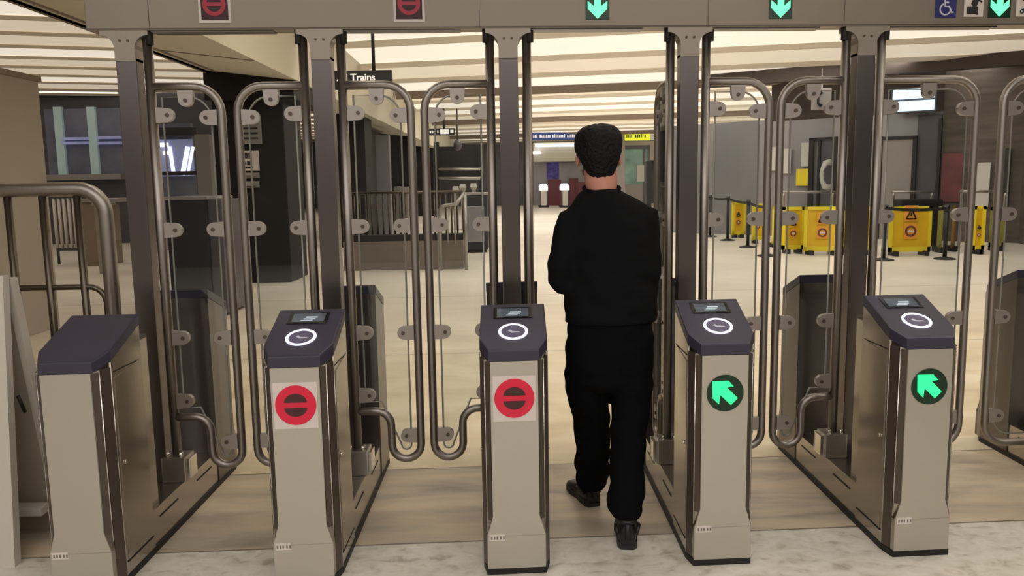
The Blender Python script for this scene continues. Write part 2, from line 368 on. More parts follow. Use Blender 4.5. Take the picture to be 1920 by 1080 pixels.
# columns under the soffit
def column(y, n, xr=-3.62):
    mb = MB(); mb.box(-4.82, xr, y, y+1.1, 0, 3.44, .02); struct('wall_column_%d' % n, mb, 'darkcol')
column(13.5, 1, -3.66); column(20.9, 2); column(30, 3); column(40, 4)
mb = MB(); mb.box(-4.86, -3.42, 13.3, 15.2, 3.0, 3.44, .02); struct('trim_10', mb, 'darkcol')      # dark collar below the soffit
mb = MB(); mb.box(-4.6, -4.2, 23, 29, 0, 3.3); struct('wall_dark_run', mb, 'darkcol')
a = P(703, 252, 25); b = P(734, 400, 25)
mb = MB(); mb.box(a.x, b.x, 25, 25.3, 0, 3.1, .01); struct('wall_grey_slab', mb, 'greywall')
# far end wall
mb = MB(); mb.box(-20, 12, 56, 56.3, 0, ZC+.1); struct('wall_far', mb, 'greydark')
mb = MB(); a = P(1000, 268, 54); b = P(1225, 300, 54); mb.box(a.x, b.x+1, 54, 55.9, b.z, a.z); struct('trim_11', mb, 'soffit')
mb = MB(); mb.box(a.x, a.x+5.2, 55.2, 55.9, 0, b.z); struct('wall_far_shops', mb, 'greywall')
a = P(1004, 270, 53.6); b = P(1082, 274, 53.6)
mb = MB(); mb.box(a.x, b.x, 53.6, 54.0, b.z, a.z); tag(mb.build('shopfront_lamp', M['whitelight']), 'long white strip lamp above the far grey shopfront', 'light')
a = P(1000, 283, 53); b = P(1014, 288, 53)
mb = MB(); mb.box(a.x, b.x, 53.6, 54.0, b.z, a.z); tag(mb.build('small_lamp', M['whitelight']), 'small white lamp at the left end of the far shopfront', 'light')
# dark far recess with rails, centre left
a = P(818, 275, 34); b = P(902, 333, 34)
mb = MB(); mb.box(a.x, b.x, 34, 34.3, b.z, a.z); mb.box(a.x-.1, a.x+.1, 33.9, 34.3, 0, a.z+.2); mb.box(b.x-.1, b.x+.1, 33.9, 34.3, 0, a.z+.1)
o = struct('wall_dark_recess', mb, 'darkcol')
# right: brown bulkhead over the grey partition, then rough wall nearer
W0, W1 = (5.0, 24.6), (12.2, 18.6)
def wl(px):     # point of the partition plan line under pixel column px
    best = None
    for k in range(401):
        t = k/400; x = W0[0]+(W1[0]-W0[0])*t; y = W0[1]+(W1[1]-W0[1])*t
        d = Vector((x, y, 0)); v = d-Vector((0, 0, CAMH)); q = 960+FPX*v.dot(R_)/v.dot(fwd)
        if best is None or abs(q-px) < best[0]: best = (abs(q-px), x, y)
    return best[1], best[2]
def wz(px, py): x, y = wl(px); return P(px, py, y).z
def onwall(name, x0, x1, y0, y1, m, off=.05, th=.05, parent=None):
    xa, ya = wl(x0); xb, yb = wl(x1); d = Vector((xb-xa, yb-ya, 0)).normalized(); n = Vector((d.y, -d.x, 0))
    z1 = wz((x0+x1)/2, y0); z0 = wz((x0+x1)/2, y1)
    mb = MB(); a = Vector((xa, ya, 0))+n*off; b = Vector((xb, yb, 0))+n*off
    mb.prism([(p.x, p.y) for p in (a, b, b-n*th, a-n*th)], (0, 0, z0), (1, 0, 0), (0, 1, 0), z1-z0)
    return mb.build(name, m, parent)
o = bar('wall_right_partition', W0, W1, .3, 0, 3.2, 'greywall'); tag(o, kind='structure')
o = bar('wall_right_bulkhead', wl(1440), (12.3, 18.5), .5, 3.15, ZC+.05, 'brownbulk'); tag(o, kind='structure')
o = bar('ceiling_right_dark', (5.3, 21.9), (12.3, 18.0), .25, 4.02, ZC+.1, 'brownbulk'); tag(o, kind='structure')
o = bar('wall_right', (12.3, 18.7), (9.4, 9.5), -.4, 0, ZC+.05, 'concrete'); tag(o, kind='structure')
o = onwall('wall_right_rough', 1757, 1912, 120, 500, 'concrete', .05); tag(o, kind='structure')
o = onwall('wall_right_dark_bay', 1712, 1756, 215, 395, 'greydark', .04); tag(o, kind='structure')
o = onwall('door_1', 1650, 1706, 262, 470, 'doorgrey', .12, .06); tag(o, kind='structure')
for k, (a0, a1, b0, b1) in enumerate([(1646, 1651, 256, 470), (1706, 1713, 256, 470), (1646, 1713, 256, 262), (1752, 1758, 222, 470), (1516, 1523, 260, 470), (1531, 1536, 262, 470), (1561, 1568, 260, 470), (1516, 1568, 258, 263)]):
    tag(onwall('trim_%d' % (12+k), a0, a1, b0, b1, 'signblack', .16, .08), kind='structure')
tag(onwall('door_2', 1537, 1561, 264, 470, 'greydark', .1, .05), kind='structure')
tag(onwall('trim_30', 1876, 1886, 278, 400, 'signblack', .12, .08), kind='structure')
# posters and notices on the partition
for nm, x0, x1, y0, y1, m, lab in [
    ('notice', 1442, 1454, 276, 320, 'paper', 'pale tall notice on the grey partition, left of the phone door'),
    ('notice', 1467, 1482, 279, 325, 'paper', 'grey white notice with faint columns, second on the grey partition'),
    ('notice', 1501, 1515, 268, 312, 'paper', 'small white notice right beside the black door frame'),
    ('notice', 1493, 1515, 317, 348, 'yellowfr', 'yellow flyer on the grey partition beside the black door frame'),
    ('poster', 1761, 1799, 288, 378, 'posterred', 'dim red poster on the dark bay of the right partition'),
    ('notice_board', 1812, 1850, 305, 388, 'paper', 'pale board on the right partition behind the wide gate leaves')]:
    tag(onwall(nm, x0, x1, y0, y1, m, .14, .04), lab, 'poster')
# telephone symbols
def arcpts(cx, cy, r, a0, a1, n=12): return [(cx+r*math.cos(math.radians(a0+(a1-a0)*k/n)), cy+r*math.sin(math.radians(a0+(a1-a0)*k/n))) for k in range(n+1)]
x, y = wl(1548); c = P(1548, 328, y-.3)
mb = MB(); pts = [Vector((c.x+dx, c.y, c.z+dz)) for dx, dz in [(.12, .33), (-.02, .3), (-.09, .15), (-.11, 0), (-.09, -.15), (-.02, -.3), (.12, -.33)]]
mb.tube(pts, [.09, .08, .05, .05, .05, .08, .09], 10)
tag(mb.build('telephone_symbol', M['paper']), 'large white telephone handset symbol inside the black door frame', 'sign')
c = P(1540, 186, 20.5)
t = empty('telephone_sign', (c.x, c.y, c.z), 'square grey hanging sign with a black telephone handset', 'sign')
mb = MB(); mb.box(-.24, .24, -.04, .04, -.27, .27, .02); mb.box(-.02, .02, -.02, .02, .27, ZC-.12-c.z); mb.build('sign_panel', M['doorgrey'], t)
mb = MB(); mb.tube([(-.02, -.06, .17), (-.1, -.06, .1), (-.1, -.06, -.1), (-.02, -.06, -.17)], [.045, .03, .03, .045], 8); mb.build('handset_symbol', M['symblack'], t)
# reflected glare built as an added glowing block on the bulkhead
x, y = wl(1712); c = P(1712, 187, y-.5)
t = empty('glare_block', (c.x, c.y, c.z), 'cool white reflected glare built as a glowing block high on the right bulkhead', 'light', rz=-.6)
mb = MB(); mb.box(-.5, .5, .08, .3, -.3, .3, .03); mb.build('glare_backing', M['greydark'], t)
mb = MB(); mb.box(-.46, .46, .02, .08, .03, .26, .02); mb.box(-.4, .46, .02, .08, -.26, -.02, .02); mb.build('glare_face', M['blueglare'], t)
# ================================================================= far centre things
def hang_sign(name, x0, x1, y0, y1, Y, m, lab, rods=(), marks=(), mm='signwhite', ctop=None):
    a = P(x0, y0, Y); b = P(x1, y1, Y); cx = (a.x+b.x)/2; t = empty(name, (cx, Y, b.z), lab, 'sign')
    mb = MB(); mb.box(a.x-cx, b.x-cx, 0, .12, 0, a.z-b.z, .01); mb.build('sign_panel', m, t)
    for r in rods:
        q = P(r, y0, Y); mb = MB(); mb.tube([(q.x-cx, .06, a.z-b.z), (q.x-cx, .06, (ctop or ZC-.08)-b.z)], .02+Y*.0007, 8); mb.build('hanging_rod', M['signblack'], t)
    if marks:
        mb = MB()
        for u0, u1, v0, v1 in marks: W = b.x-a.x; H = a.z-b.z; mb.box(a.x-cx+W*u0, a.x-cx+W*u1, -.02, .0, H*v0, H*v1)
        mb.build('lettering', M[mm], t)
    return t
rng = random.Random(3)
def glyphs(u0, u1, n, v0=.3, v1=.72):
    out = []; d = (u1-u0)/n
    for k in range(n):
        if rng.random() < .14: continue
        out.append((u0+k*d, u0+k*d+d*.62, v0, v1-rng.random()*.15))
    return out
hang_sign('blue_sign', 996, 1082, 248, 262, 46, 'signblue', 'long dark blue hanging sign with pale lettering, far down the hall', (1007, 1034, 1054, 1066), glyphs(.04, .96, 26))
hang_sign('yellow_sign', 1172, 1219, 246, 263, 46, 'signyellow', 'bright yellow hanging sign with dark lettering beyond the person', (1200,), glyphs(.05, .3, 4)+glyphs(.4, .85, 6), 'symblack')
hang_sign('exit_sign', 800, 853, 241, 253, 30, 'signblack', 'small black hanging sign with lit white lettering above the stair rails', (832,), glyphs(.04, .44, 6)+[(.48, .78, .15, .85), (.84, .95, .3, .75)], 'signwhite')
c = P(858, 272, 30); mb = MB(); mb.ell((c.x, c.y, c.z), .16, .16, .2); mb.tube([c, (c.x, c.y, ZC-.1)], .03, 8); tag(mb.build('camera_dome', M['greydark']), 'dark round camera dome hanging behind the small exit sign', 'security camera')
# "All Trains" sign
a = P(596, 133, 12); b = P(735, 158, 12)
t = empty('trains_sign', ((a.x+b.x)/2, 12, b.z), 'black hanging sign reading All Trains above the second gate lane', 'sign')
W = b.x-a.x; H = a.z-b.z
mb = MB(); mb.box(-W/2, W/2, 0, .1, -.06, H, .008); mb.build('sign_panel', M['signblack'], t)
q = P(700, 133, 12); mb = MB(); mb.tube([(q.x-t.location.x, .05, H), (q.x-t.location.x, .05, ZC-.05-b.z)], .025, 8); mb.build('hanging_rod', M['signblack'], t)
mb = MB(); mb.tube([(-.42, .05, H), (-.42, .05, ZC-.05-b.z)], .02, 8); mb.build('hanging_rod', M['signblack'], t)
def textmesh(s, size, name, m, parent, loc, rot=(math.pi/2, 0, 0), ext=.004, bold=0.):
    cu = bpy.data.curves.new(name, 'FONT'); cu.body = s; cu.size = size; cu.extrude = ext; cu.offset = bold; cu.align_x = 'LEFT'
    to = bpy.data.objects.new(name, cu); C.objects.link(to); bpy.context.view_layer.update()
    me = bpy.data.meshes.new_from_object(to.evaluated_get(bpy.context.evaluated_depsgraph_get())); C.objects.unlink(to); bpy.data.objects.remove(to)
    me.materials.clear(); me.materials.append(M[m]); o = bpy.data.objects.new(name, me); C.objects.link(o); o.parent = parent; o.location = loc; o.rotation_euler = rot; return o
q = P(632, 152, 12); textmesh('All Trains', .142, 'lettering', 'signwhite', t, (q.x-t.location.x, -.01, q.z-b.z), bold=.003)
# far gates, people-less: two pale turnstile ends and their neighbours
ft = empty('distant_gate', (0, 0, 0), 'x', 'fare gate', 'distant fare gates')
mb = MB(); mb.loft([[(x*.32, y*.5, z) for x, y in ((-.5, 0), (.5, 0), (.5, 3), (-.5, 3))] for z in (0.08, 1.05)]); mb.build('cabinet_body', M['steel'], ft)
mb = MB(); mb.loft([[(x*sx, y0+y*1.5, z) for x, y in ((-.5, 0), (.5, 0), (.5, 1), (-.5, 1))] for z, sx, y0 in ((1.05, .5, -.05), (1.3, .5, 0), (1.46, .3, .1))]); mb.build('pale_top', M['whitelight'], ft)
mb = MB(); mb.box(-.3, .3, -.06, 1.6, 0, .12); mb.build('base_trim', M['black'], ft)
for k, (px, lab) in enumerate([(1020, 'distant steel fare gate with white lit top, left of the two in the open lane'), (1060, 'distant steel fare gate with white lit top, nearest the person')]):
    q = F(px, 389); o = ft if k == 0 else copy_tree(ft); o.location = (q.x, q.y, 0); o['label'] = lab; o['group'] = 'distant fare gates'
def standing(name, x0, x1, y0, Y, dep, m, lab, cat, yb=None, bev=.02):
    a = P(x0, y0, Y); b = P(x1, y0, Y); z0 = 0 if yb is None else P(x0, yb, Y).z
    mb = MB(); mb.box(a.x, b.x, Y, Y+dep, z0, a.z, bev); return tag(mb.build(name, m), lab, cat)
standing('poster', 1025, 1048, 302, 55.1, .08, 'poster', 'purple and pink lit poster on the far shopfront', 'poster', 336)
standing('red_machine', 1028, 1052, 337, 54, .6, 'red_machine', 'dark red machine under the purple poster in the distance', 'machine')
standing('red_machine', 1068, 1084, 334, 53.6, .6, 'red_machine', 'dark red machine in the distance by the right distant gate', 'machine')
standing('red_machine', 1086, 1098, 342, 53, .5, 'red_machine', 'dark red machine in the distance, just left of the person', 'machine')
# kiosk at far right of the open lane
a = P(1166, 276, 50); b = P(1218, 372, 50); cx = (a.x+b.x)/2
t = empty('ticket_kiosk', (cx, 50, 0), 'glazed kiosk with green tinted windows under the yellow sign', 'kiosk')
mb = MB(); mb.box(a.x-cx, b.x-cx, 0, 2.5, 0, 1.35, .02); mb.build('counter', M['doorgrey'], t)
mb = MB(); mb.box(a.x-cx+.1, b.x-cx-.1, .05, 2.4, 1.35, a.z-.1); mb.build('window', M['greenish'], t)
mb = MB(); mb.box(a.x-cx, b.x-cx, -.05, 2.5, a.z-.12, a.z+.1); [mb.box(u, u+.12, -.04, .1, 0, a.z) for u in (a.x-cx, 0.45, b.x-cx-.12)]; mb.build('frame', M['greydark'], t)
mb = MB(); mb.box(.05, .5, -.08, .02, 1.5, 2.5); mb.build('notice', M['paper'], t)
a = P(1148, 240, 47); b = P(1172, 240, 47)
mb = MB(); mb.box(a.x, b.x, 47, 47.6, 0, a.z, .02); struct('wall_far_pillar', mb, 'doorgrey')
standing('black_post', 1213, 1222, 302, 27, .3, 'signblack', 'slim black totem standing beside the glass leaf right of the person', 'post')
# ================================================================= stair enclosure, centre left
a = F(645, 508); b = F(868, 508)
Yk = a.y
t = empty('stair_enclosure', ((a.x+b.x)/2, Yk, 0), 'stone kerb with dark baluster railing round the stairwell, middle distance', 'railing')
hw = (b.x-a.x)/2; zt = P(760, 452, Yk).z; zr = P(760, 361, Yk).z
mb = MB(); mb.box(-hw, hw, 0, .35, 0, zt, .02); mb.build('kerb', M['kerb'], t)
mb = MB(); mb.box(-hw, hw, .02, .33, zt, zt+.12, .01); mb.build('coping', M['signblack'], t)
mb = MB(); mb.tube([(-hw, .15, zr), (hw, .15, zr)], .025, 8); mb.build('top_rail', M['barrail'], t)
n = 22
for k in range(n):
    x = -hw+2*hw*k/(n-1); mb = MB(); mb.tube([(x, .15, zt+.1), (x, .15, zr)], .016, 6); mb.build('baluster', M['barrail'], t)
q = F(828, 506)
t = empty('stair_handrail', (q.x, q.y, 0), 'pale curved metal handrail at the end of the stair enclosure', 'railing')
za = P(828, 385, q.y).z; xb = P(872, 365, q.y).x-q.x; zb = P(872, 362, q.y).z
mb = MB(); mb.tube([(0, -.1, 0), (0, -.1, za-.12), (.03, -.1, za-.03), (.12, -.1, za), (xb*.65, -.1, za+.02), (xb, -.1, zb)], .035, 10); mb.build('rail_tube', M['rail'], t)
mb = MB(); mb.tube([(xb, -.1, 0), (xb, -.1, zb)], .035, 10); mb.build('rail_post', M['rail'], t)
for k in range(2): mb = MB(); mb.tube([(.14+k*.14, -.1, .5), (.14+k*.14, -.1, za)], .018, 8); mb.build('baluster', M['rail'], t)
# dark grey bin
q = F(893, 474); W = 46/FPX*q.y
t = empty('litter_bin', (q.x, q.y, 0), 'boxy dark grey bin standing right of the stair handrail', 'bin')
zt = P(893, 366, q.y).z
mb = MB(); mb.box(-W/2, W/2, 0, .7, .06, zt, .05); mb.build('bin_body', M['navybox'], t)
mb = MB(); mb.box(-W/2+.08, W/2-.08, -.03, .02, .25, zt-.25, .02); mb.build('front_panel', M['greywall'], t)
mb = MB(); mb.box(-W/2+.05, W/2-.05, .05, .65, 0, .06); mb.build('foot', M['black'], t)
mb = MB(); mb.box(-W/2-.02, W/2+.02, -.02, .72, zt, zt+.06, .02); mb.build('bin_lid', M['doorgrey'], t)
# distant pale rails in the recess
for yy, lab in [(317, 'upper'), (334, 'lower')]:
    a = P(824, yy, 33.4); b = P(900, yy, 33.4); mb = MB(); mb.tube([a, b], .06, 8)
    for xx in (a.x, b.x): mb.tube([(xx, 33.4, a.z), (xx, 33.9, a.z)], .05, 6)
    tag(mb.build('wall_rail', M['rail']), 'pale %s horizontal rail across the dark far recess' % lab, 'railing')
for k, (px, py) in enumerate([(855, 356), (868, 352), (888, 350), (746, 356), (762, 357)]):
    q = P(px, py, 28); mb = MB(); W = .085
    mb.loft([[(q.x+x*W*s, q.y+y*W*s*2, z) for x, y in ((-1, -1), (1, -1), (1, 1), (-1, 1))] for z, s in ((0, .8), (q.z-.1, .8), (q.z, 1.3), (q.z+.12, 1.1))])
    tag(mb.build('far_gate_end', M['rail']), ['pale far gate end seen over the handrail, left of the others', 'pale far gate end over the handrail, in the middle', 'pale far gate end above the dark grey bin', 'small pale far gate end behind the stair railing, left one', 'small pale far gate end behind the stair railing, right one'][k], 'fare gate', 'far gate ends')
# ================================================================= left middle distance
q = P(362, 371, 10)
a = P(309, 371, 10); b = P(386, 371, 10); c2 = P(412, 371, 10)
t = empty('utility_cabinet', ((a.x+b.x)/2, 10, 0), 'tall dark navy cabinet standing in front of the black column', 'cabinet')
hw = (b.x-a.x)/2
mb = MB(); mb.box(-hw, hw, 0, .9, .04, a.z-.03, .01); mb.build('cabinet_body', M['navybox'], t)
mb = MB(); mb.box(hw, hw+.17, .04, .9, .04, a.z-.03, .01); mb.build('side_panel', M['greydark'], t)
mb = MB(); mb.box(-hw-.02, hw+.02, -.02, .92, a.z-.03, a.z+.01, .008); mb.build('cabinet_top', M['doorgrey'], t)
mb = MB(); mb.box(-hw+.02, hw, .03, .88, 0, .04); mb.build('plinth', M['black'], t)
# ribbed bright barrier behind the railing
q0 = P(100, 372, 17.5); q1 = P(146, 372, 17.5); zb = P(122, 466, 17.5).z
t = empty('ribbed_gate', ((q0.x+q1.x)/2, 17.5, 0), 'shiny vertical bar gate seen between the railing balusters', 'gate')
hw = (q1.x-q0.x)/2; n = 6
for k in range(n):
    x = -hw+2*hw*k/(n-1); mb = MB(); mb.tube([(x, 0, max(zb, .1)), (x, 0, q0.z)], .032, 8); mb.build('bar', M['white'], t)
mb = MB(); mb.box(-hw-.02, hw+.02, -.03, .03, zb-.05, zb+.02); mb.box(-hw-.02, hw+.02, -.03, .03, q0.z, q0.z+.06); mb.tube([(-hw, 0, 0), (-hw, 0, q0.z)], .03, 8); mb.tube([(hw, 0, 0), (hw, 0, q0.z)], .03, 8); mb.build('gate_frame', M['greydark'], t)
a = P(153, 380, 17); b = P(196, 470, 17)
t = empty('dark_booth', ((a.x+b.x)/2, 17, 0), 'low dark booth with pale top rail behind the left railing', 'booth')
hw = (b.x-a.x)/2
mb = MB(); mb.box(-hw, hw, 0, .8, 0, a.z, .02); mb.build('booth_body', M['finbrown'], t)
mb = MB(); mb.box(-hw-.05, hw+.3, -.05, .85, a.z, a.z+.08, .02); mb.build('booth_top', M['doorgrey'], t)
a = P(181, 385, 15.5); b = F(193, 500)
mb = MB(); mb.box(a.x, a.x+.16, 15.4, 15.6, 0, a.z, .01); mb.box(a.x-.02, a.x+.3, 15.35, 15.65, a.z, a.z+.05, .01)
tag(mb.build('card_post', M['steel']), 'slim grey post with a pale cap beside the dark booth', 'post')
q = F(183, 492); mb = MB(); mb.box(q.x-.25, q.x+.2, q.y, q.y+.4, 0, .3, .03); tag(mb.build('floor_box', M['black']), 'small black box on the floor by the slim grey post', 'box')
# notices on the first black column (left part)
for k, (x0, x1, y0, y1, lab) in enumerate([(448, 491, 224, 270, 'grey printed notice high on the black column'), (450, 486, 283, 320, 'white notice with bold dark print on the black column'), (452, 486, 324, 334, 'narrow pale strip notice on the black column'), (454, 486, 340, 352, 'small dim notice, lowest on the black column')]):
    a = P(x0, y0, 13.46); b = P(x1, y1, 13.46); W = b.x-a.x; H = a.z-b.z
    t = empty('notice', ((a.x+b.x)/2, 13.44, b.z), lab, 'notice', 'notices on the black column')
    mb = MB(); mb.box(-W/2, W/2, 0, .05, 0, H, .005); mb.build('sheet', M['white' if k == 1 else 'doorgrey'], t)
    mb = MB()
    if k == 1:
        for u0, u1, v0, v1 in [(.18, .42, .62, .9), (.48, .62, .6, .88), (.15, .32, .3, .45), (.38, .6, .28, .48), (.18, .7, .12, .2)]: mb.box(-W/2+W*u0, -W/2+W*u1, -.01, .0, H*v0, H*v1)
    else:
        for j in range(4 if k == 0 else 1): mb.box(-W/2+W*.1, W/2-W*.15, -.01, .0, H*(.2+.2*j), H*(.27+.2*j))
    mb.build('print', M['symblack'], t)
# ================================================================= barriers
def barrier(x0, x1, yt, yb, m, lab, dY=0., skew=0., sticker=True):
    q = F((x0+x1)/2, yb); Y = q.y; a = P(x0, yt, Y); b = P(x1, yt, Y); W = b.x-a.x; H = a.z
    dy = skew
    t = empty('safety_barrier', ((a.x+b.x)/2, Y, 0), lab, 'barrier', 'yellow safety barriers')
    U = Vector((W, dy, 0)); Wn = U.length; U.normalize(); O = -U*Wn/2
    def fr(u0, u1, z0, z1, t_, off=0): return ([(u0, z0), (u1, z0), (u1, z1), (u0, z1)], O+Vector((0, off, 0)), U, Vector((0, 0, 1)), t_)
    mb = MB(); mb.prism(*fr(.03, Wn-.03, .12, H-.05, .02)); mb.build('panel', M[m], t)
    mb = MB(); e = .07
    for r in ((0, e, .08, H), (Wn-e, Wn, .08, H), (0, Wn, H-e, H), (0, Wn, .08, .08+e*1.4)): mb.prism(*fr(*r, .05, .01))
    mb.build('frame', M['yellowfr'] if m == 'yellow' else M[m], t)
    for u in (.12, Wn-.12):
        if Wn < .4 and u > .2: continue
        mb = MB(); mb.box(O.x+U.x*u-.04, O.x+U.x*u+.04, O.y+U.y*u-.16, O.y+U.y*u+.16, 0, .1, .01); mb.build('foot', M['black'], t)
    if sticker:
        s = min(.32, Wn*.32); cu = Wn/2; N = Vector((U.y, -U.x, 0))
        mb = MB(); mb.prism(*fr(cu-s/2, cu+s/2, .34, .34+s*1.15, .006, -.035)); mb.prism(*fr(cu-s/2, cu+s/2, .40+s*1.1, .40+s*2.25, .006, -.035)); mb.build('label', M['orange'], t)
        mb = MB(); c0 = O+U*cu+Vector((0, -.045, .34+s*.57)); mb.disc(c0, U, Vector((0, 0, 1)), s*.42, .005, 20, s*.27)
        mb.build('red_ring_mark', M['posterred'], t)
        mb = MB(); mb.prism([(-s*.22, -s*.08), (s*.22, -s*.08), (s*.22, s*.08), (-s*.22, s*.08)], c0, U, (0, 0, 1), .005); mb.build('white_bar_mark', M['white'], t)
        mb = MB(); c1 = O+U*cu+Vector((0, -.045, .42+s*1.2))
        for p0, p1 in [((-s*.36, 0), (0, s*.72)), ((0, s*.72), (s*.36, 0)), ((-s*.36, 0), (s*.36, 0)), ((0, s*.2), (0, s*.45))]:
            mb.tube([c1+U*p0[0]+Vector((0, 0, p0[1])), c1+U*p1[0]+Vector((0, 0, p1[1]))], .016, 6)
        mb.build('warning_mark', M['symblack'], t)
    return t
barrier(1370, 1399, 378, 446, 'yellow', 'narrow yellow safety barrier, leftmost, right of the second black belt post', skew=.2)
barrier(1408, 1434, 382, 456, 'yellow', 'yellow safety barrier just right of the third black belt post', skew=.2)
barrier(1445, 1458, 386, 463, 'yellow', 'thin yellow barrier seen between the two closed glass leaves', skew=.3, sticker=False)
barrier(1466, 1509, 388, 475, 'yellow', 'yellow safety barrier second to the left of the fifth gate post')
barrier(1512, 1572, 388, 478, 'yellow', 'broad yellow safety barrier directly left of the fifth gate post', skew=-.2)
barrier(1578, 1642, 388, 478, 'yellow', 'yellow safety barrier mostly hidden behind the fifth gate post')
barrier(1668, 1747, 388, 479, 'yellow', 'square yellow barrier facing forward with triangle and ring labels, in the wide lane')
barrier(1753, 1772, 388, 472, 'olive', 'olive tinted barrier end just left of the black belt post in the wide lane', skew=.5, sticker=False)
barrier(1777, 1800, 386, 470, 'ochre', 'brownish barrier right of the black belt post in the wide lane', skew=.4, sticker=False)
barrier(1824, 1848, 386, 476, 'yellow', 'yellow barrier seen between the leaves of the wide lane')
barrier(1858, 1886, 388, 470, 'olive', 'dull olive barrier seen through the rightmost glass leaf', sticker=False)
posts = []
def stanchion(px, yb, yt, lab, i):
    q = F(px, yb); zt = P(px, yt, q.y).z
    t = empty('belt_post', (q.x, q.y, 0), lab, 'post', 'black belt posts')
    mb = MB(); mb.tube([(0, 0, .04), (0, 0, zt)], .038, 12); mb.build('pole', M['signblack'], t)
    mb = MB(); mb.tube([(0, 0, 0), (0, 0, .02), (0, 0, .05)], [.2, .19, .06], 20); mb.build('base', M['black'], t)
    mb = MB(); mb.tube([(0, 0, zt-.1), (0, 0, zt+.02)], .05, 12); mb.build('belt_head', M['blackgloss'], t)
    posts.append((q.x, q.y, zt-.05))
for i, (px, yb, yt, lab) in enumerate([(1331, 444, 367, 'black belt post, furthest left beside the fourth gate post'), (1364, 451, 369, 'black belt post left of the leftmost yellow barrier'), (1402, 464, 376, 'black belt post between the two leftmost yellow barriers'), (1438, 480, 384, 'black belt post hidden behind the leaf edge left of the fifth gate'), (1656, 488, 386, 'black belt post half hidden behind the right edge of the fifth gate post'), (1771, 486, 386, 'black belt post standing in front of the olive and brown barriers')]): stanchion(px, yb, yt, lab, i)
for i, (pa, pb) in enumerate(zip(posts[:-1], posts[1:])):
    if i == 3: continue
    a = Vector(pa); b = Vector(pb); d = (b-a).normalized(); a += d*.058; b -= d*.058
    mb = MB(); pts = []
    for k in range(9):
        u = k/8; p = a.lerp(b, u); p.z -= .03*math.sin(math.pi*u); pts.append(p)
    mb.loft([[p+Vector((0, .004, -.03)), p+Vector((0, .004, .03)), p+Vector((0, -.004, .03)), p+Vector((0, -.004, -.03))] for p in pts])
    tag(mb.build('belt', M['black']), 'black retractable belt stretched between ' + ['the two leftmost belt posts', 'the second and third belt posts', 'the third belt post and the leaf edge', '', 'the fifth gate post and the wide lane post'][i], 'belt', 'belts between posts')
# light wall rails behind the barriers
for k, (x0, x1, yy, lab) in enumerate([(1466, 1566, 360, 'pale horizontal handrail behind the yellow barriers left of the fifth gate post'), (1672, 1752, 360, 'pale horizontal handrail behind the square yellow barrier'), (1800, 1890, 359, 'pale horizontal handrail at far right behind the glass leaves')]):
    Y = 19.0 if k < 2 else 17.8
    a = P(x0, yy, Y); b = P(x1, yy, Y)
    t = empty('handrail', ((a.x+b.x)/2, Y, 0), lab, 'railing', 'pale handrails'); hw = (b.x-a.x)/2
    mb = MB(); mb.tube([(-hw, 0, a.z), (hw, 0, b.z)], .03, 8); mb.build('rail_tube', M['rail'], t)
    for s in (-1, 1): mb = MB(); mb.tube([(s*(hw-.05), .02, 0), (s*(hw-.05), .02, a.z-.12), (s*(hw-.05), 0, a.z)], .03, 8); mb.build('rail_post', M['rail'], t)
a = P(1682, 374, 18.6); b = P(1760, 384, 18.6)
mb = MB(); mb.box(a.x, b.x, 18.4, 18.8, 0, a.z, .04); tag(mb.build('dark_bench', M['signblack']), 'low dark cabinet behind the square yellow barrier', 'cabinet')
# ================================================================= left foreground railing
t = empty('railing', (-2.238, 3.87, 0), 'thick steel tube railing with round balusters left of the first fare gate', 'railing')
xr = .32; zt = 1.618
pts = [(-1.6, 0, zt), (xr-.12, 0, zt)]+[(xr-.12+.12*math.sin(math.radians(a)), 0, zt-.12+.12*math.cos(math.radians(a))) for a in range(15, 91, 15)]+[(xr, 0, 0)]
mb = MB(); mb.tube(pts, .034, 16); mb.build('top_rail', M['tube'], t)
pts = [(-1.6, 0, 1.15), (xr-.11, 0, 1.15)]+[(xr-.11+.08*math.sin(math.radians(a)), 0, 1.07+.08*math.cos(math.radians(a))) for a in range(15, 91, 15)]+[(xr-.03, 0, .15)]
mb = MB(); mb.tube(pts, .014, 10); mb.build('mid_rail', M['barrail'], t)
for k in range(9):
    x = .19-.165*k; mb = MB(); mb.tube([(x, 0, 0), (x, 0, zt-.02)], .018, 10); mb.build('baluster', M['barrail'], t)
# A-frame signboard
t = empty('a_frame_sign', (-2.16, 3.45, 0), 'white folding floor signboard with blue printed bands at left edge', 'signboard', rz=.0)
def slab(x0, x1, yb, yt, z0, z1, th): # leaning slab, bottom at yb, top at yt
    mb = MB(); mb.loft([[(x0, yb, z0), (x1, yb, z0), (x1, yb+th, z0), (x0, yb+th, z0)], [(x0, yt, z1), (x1, yt, z1), (x1, yt+th, z1), (x0, yt+th, z1)]]); return mb
fp = slab(-.62, -.02, -.13, -.02, .0, 1.25, .03).build('front_board', M['aframe'], t)
mb = slab(-.06, .0, -.135, -.022, 0, 1.255, .045); mb.build('board_edge', M['aframe'], t)
slab(-.62, -.02, .26, .04, .0, 1.23, .03).build('back_board', M['aframe_in'], t)
mb = slab(-.03, .0, .25, .03, 0, 1.24, .05); mb.build('board_edge', M['aframe'], t)
def band(z0, z1, m, x0=-.58, x1=-.065):
    f = lambda z: -.13+.11*z/1.25-.004
    mb = MB(); mb.loft([[(x0, f(z0), z0), (x1, f(z0), z0), (x1, f(z0)+.006, z0), (x0, f(z0)+.006, z0)], [(x0, f(z1), z1), (x1, f(z1), z1), (x1, f(z1)+.006, z1), (x0, f(z1)+.006, z1)]]); mb.build('printed_band', M[m], fp)
band(.1, .25, 'aframe_blue'); band(.5, .82, 'aframe_pale'); band(.85, 1.08, 'aframe_pale')
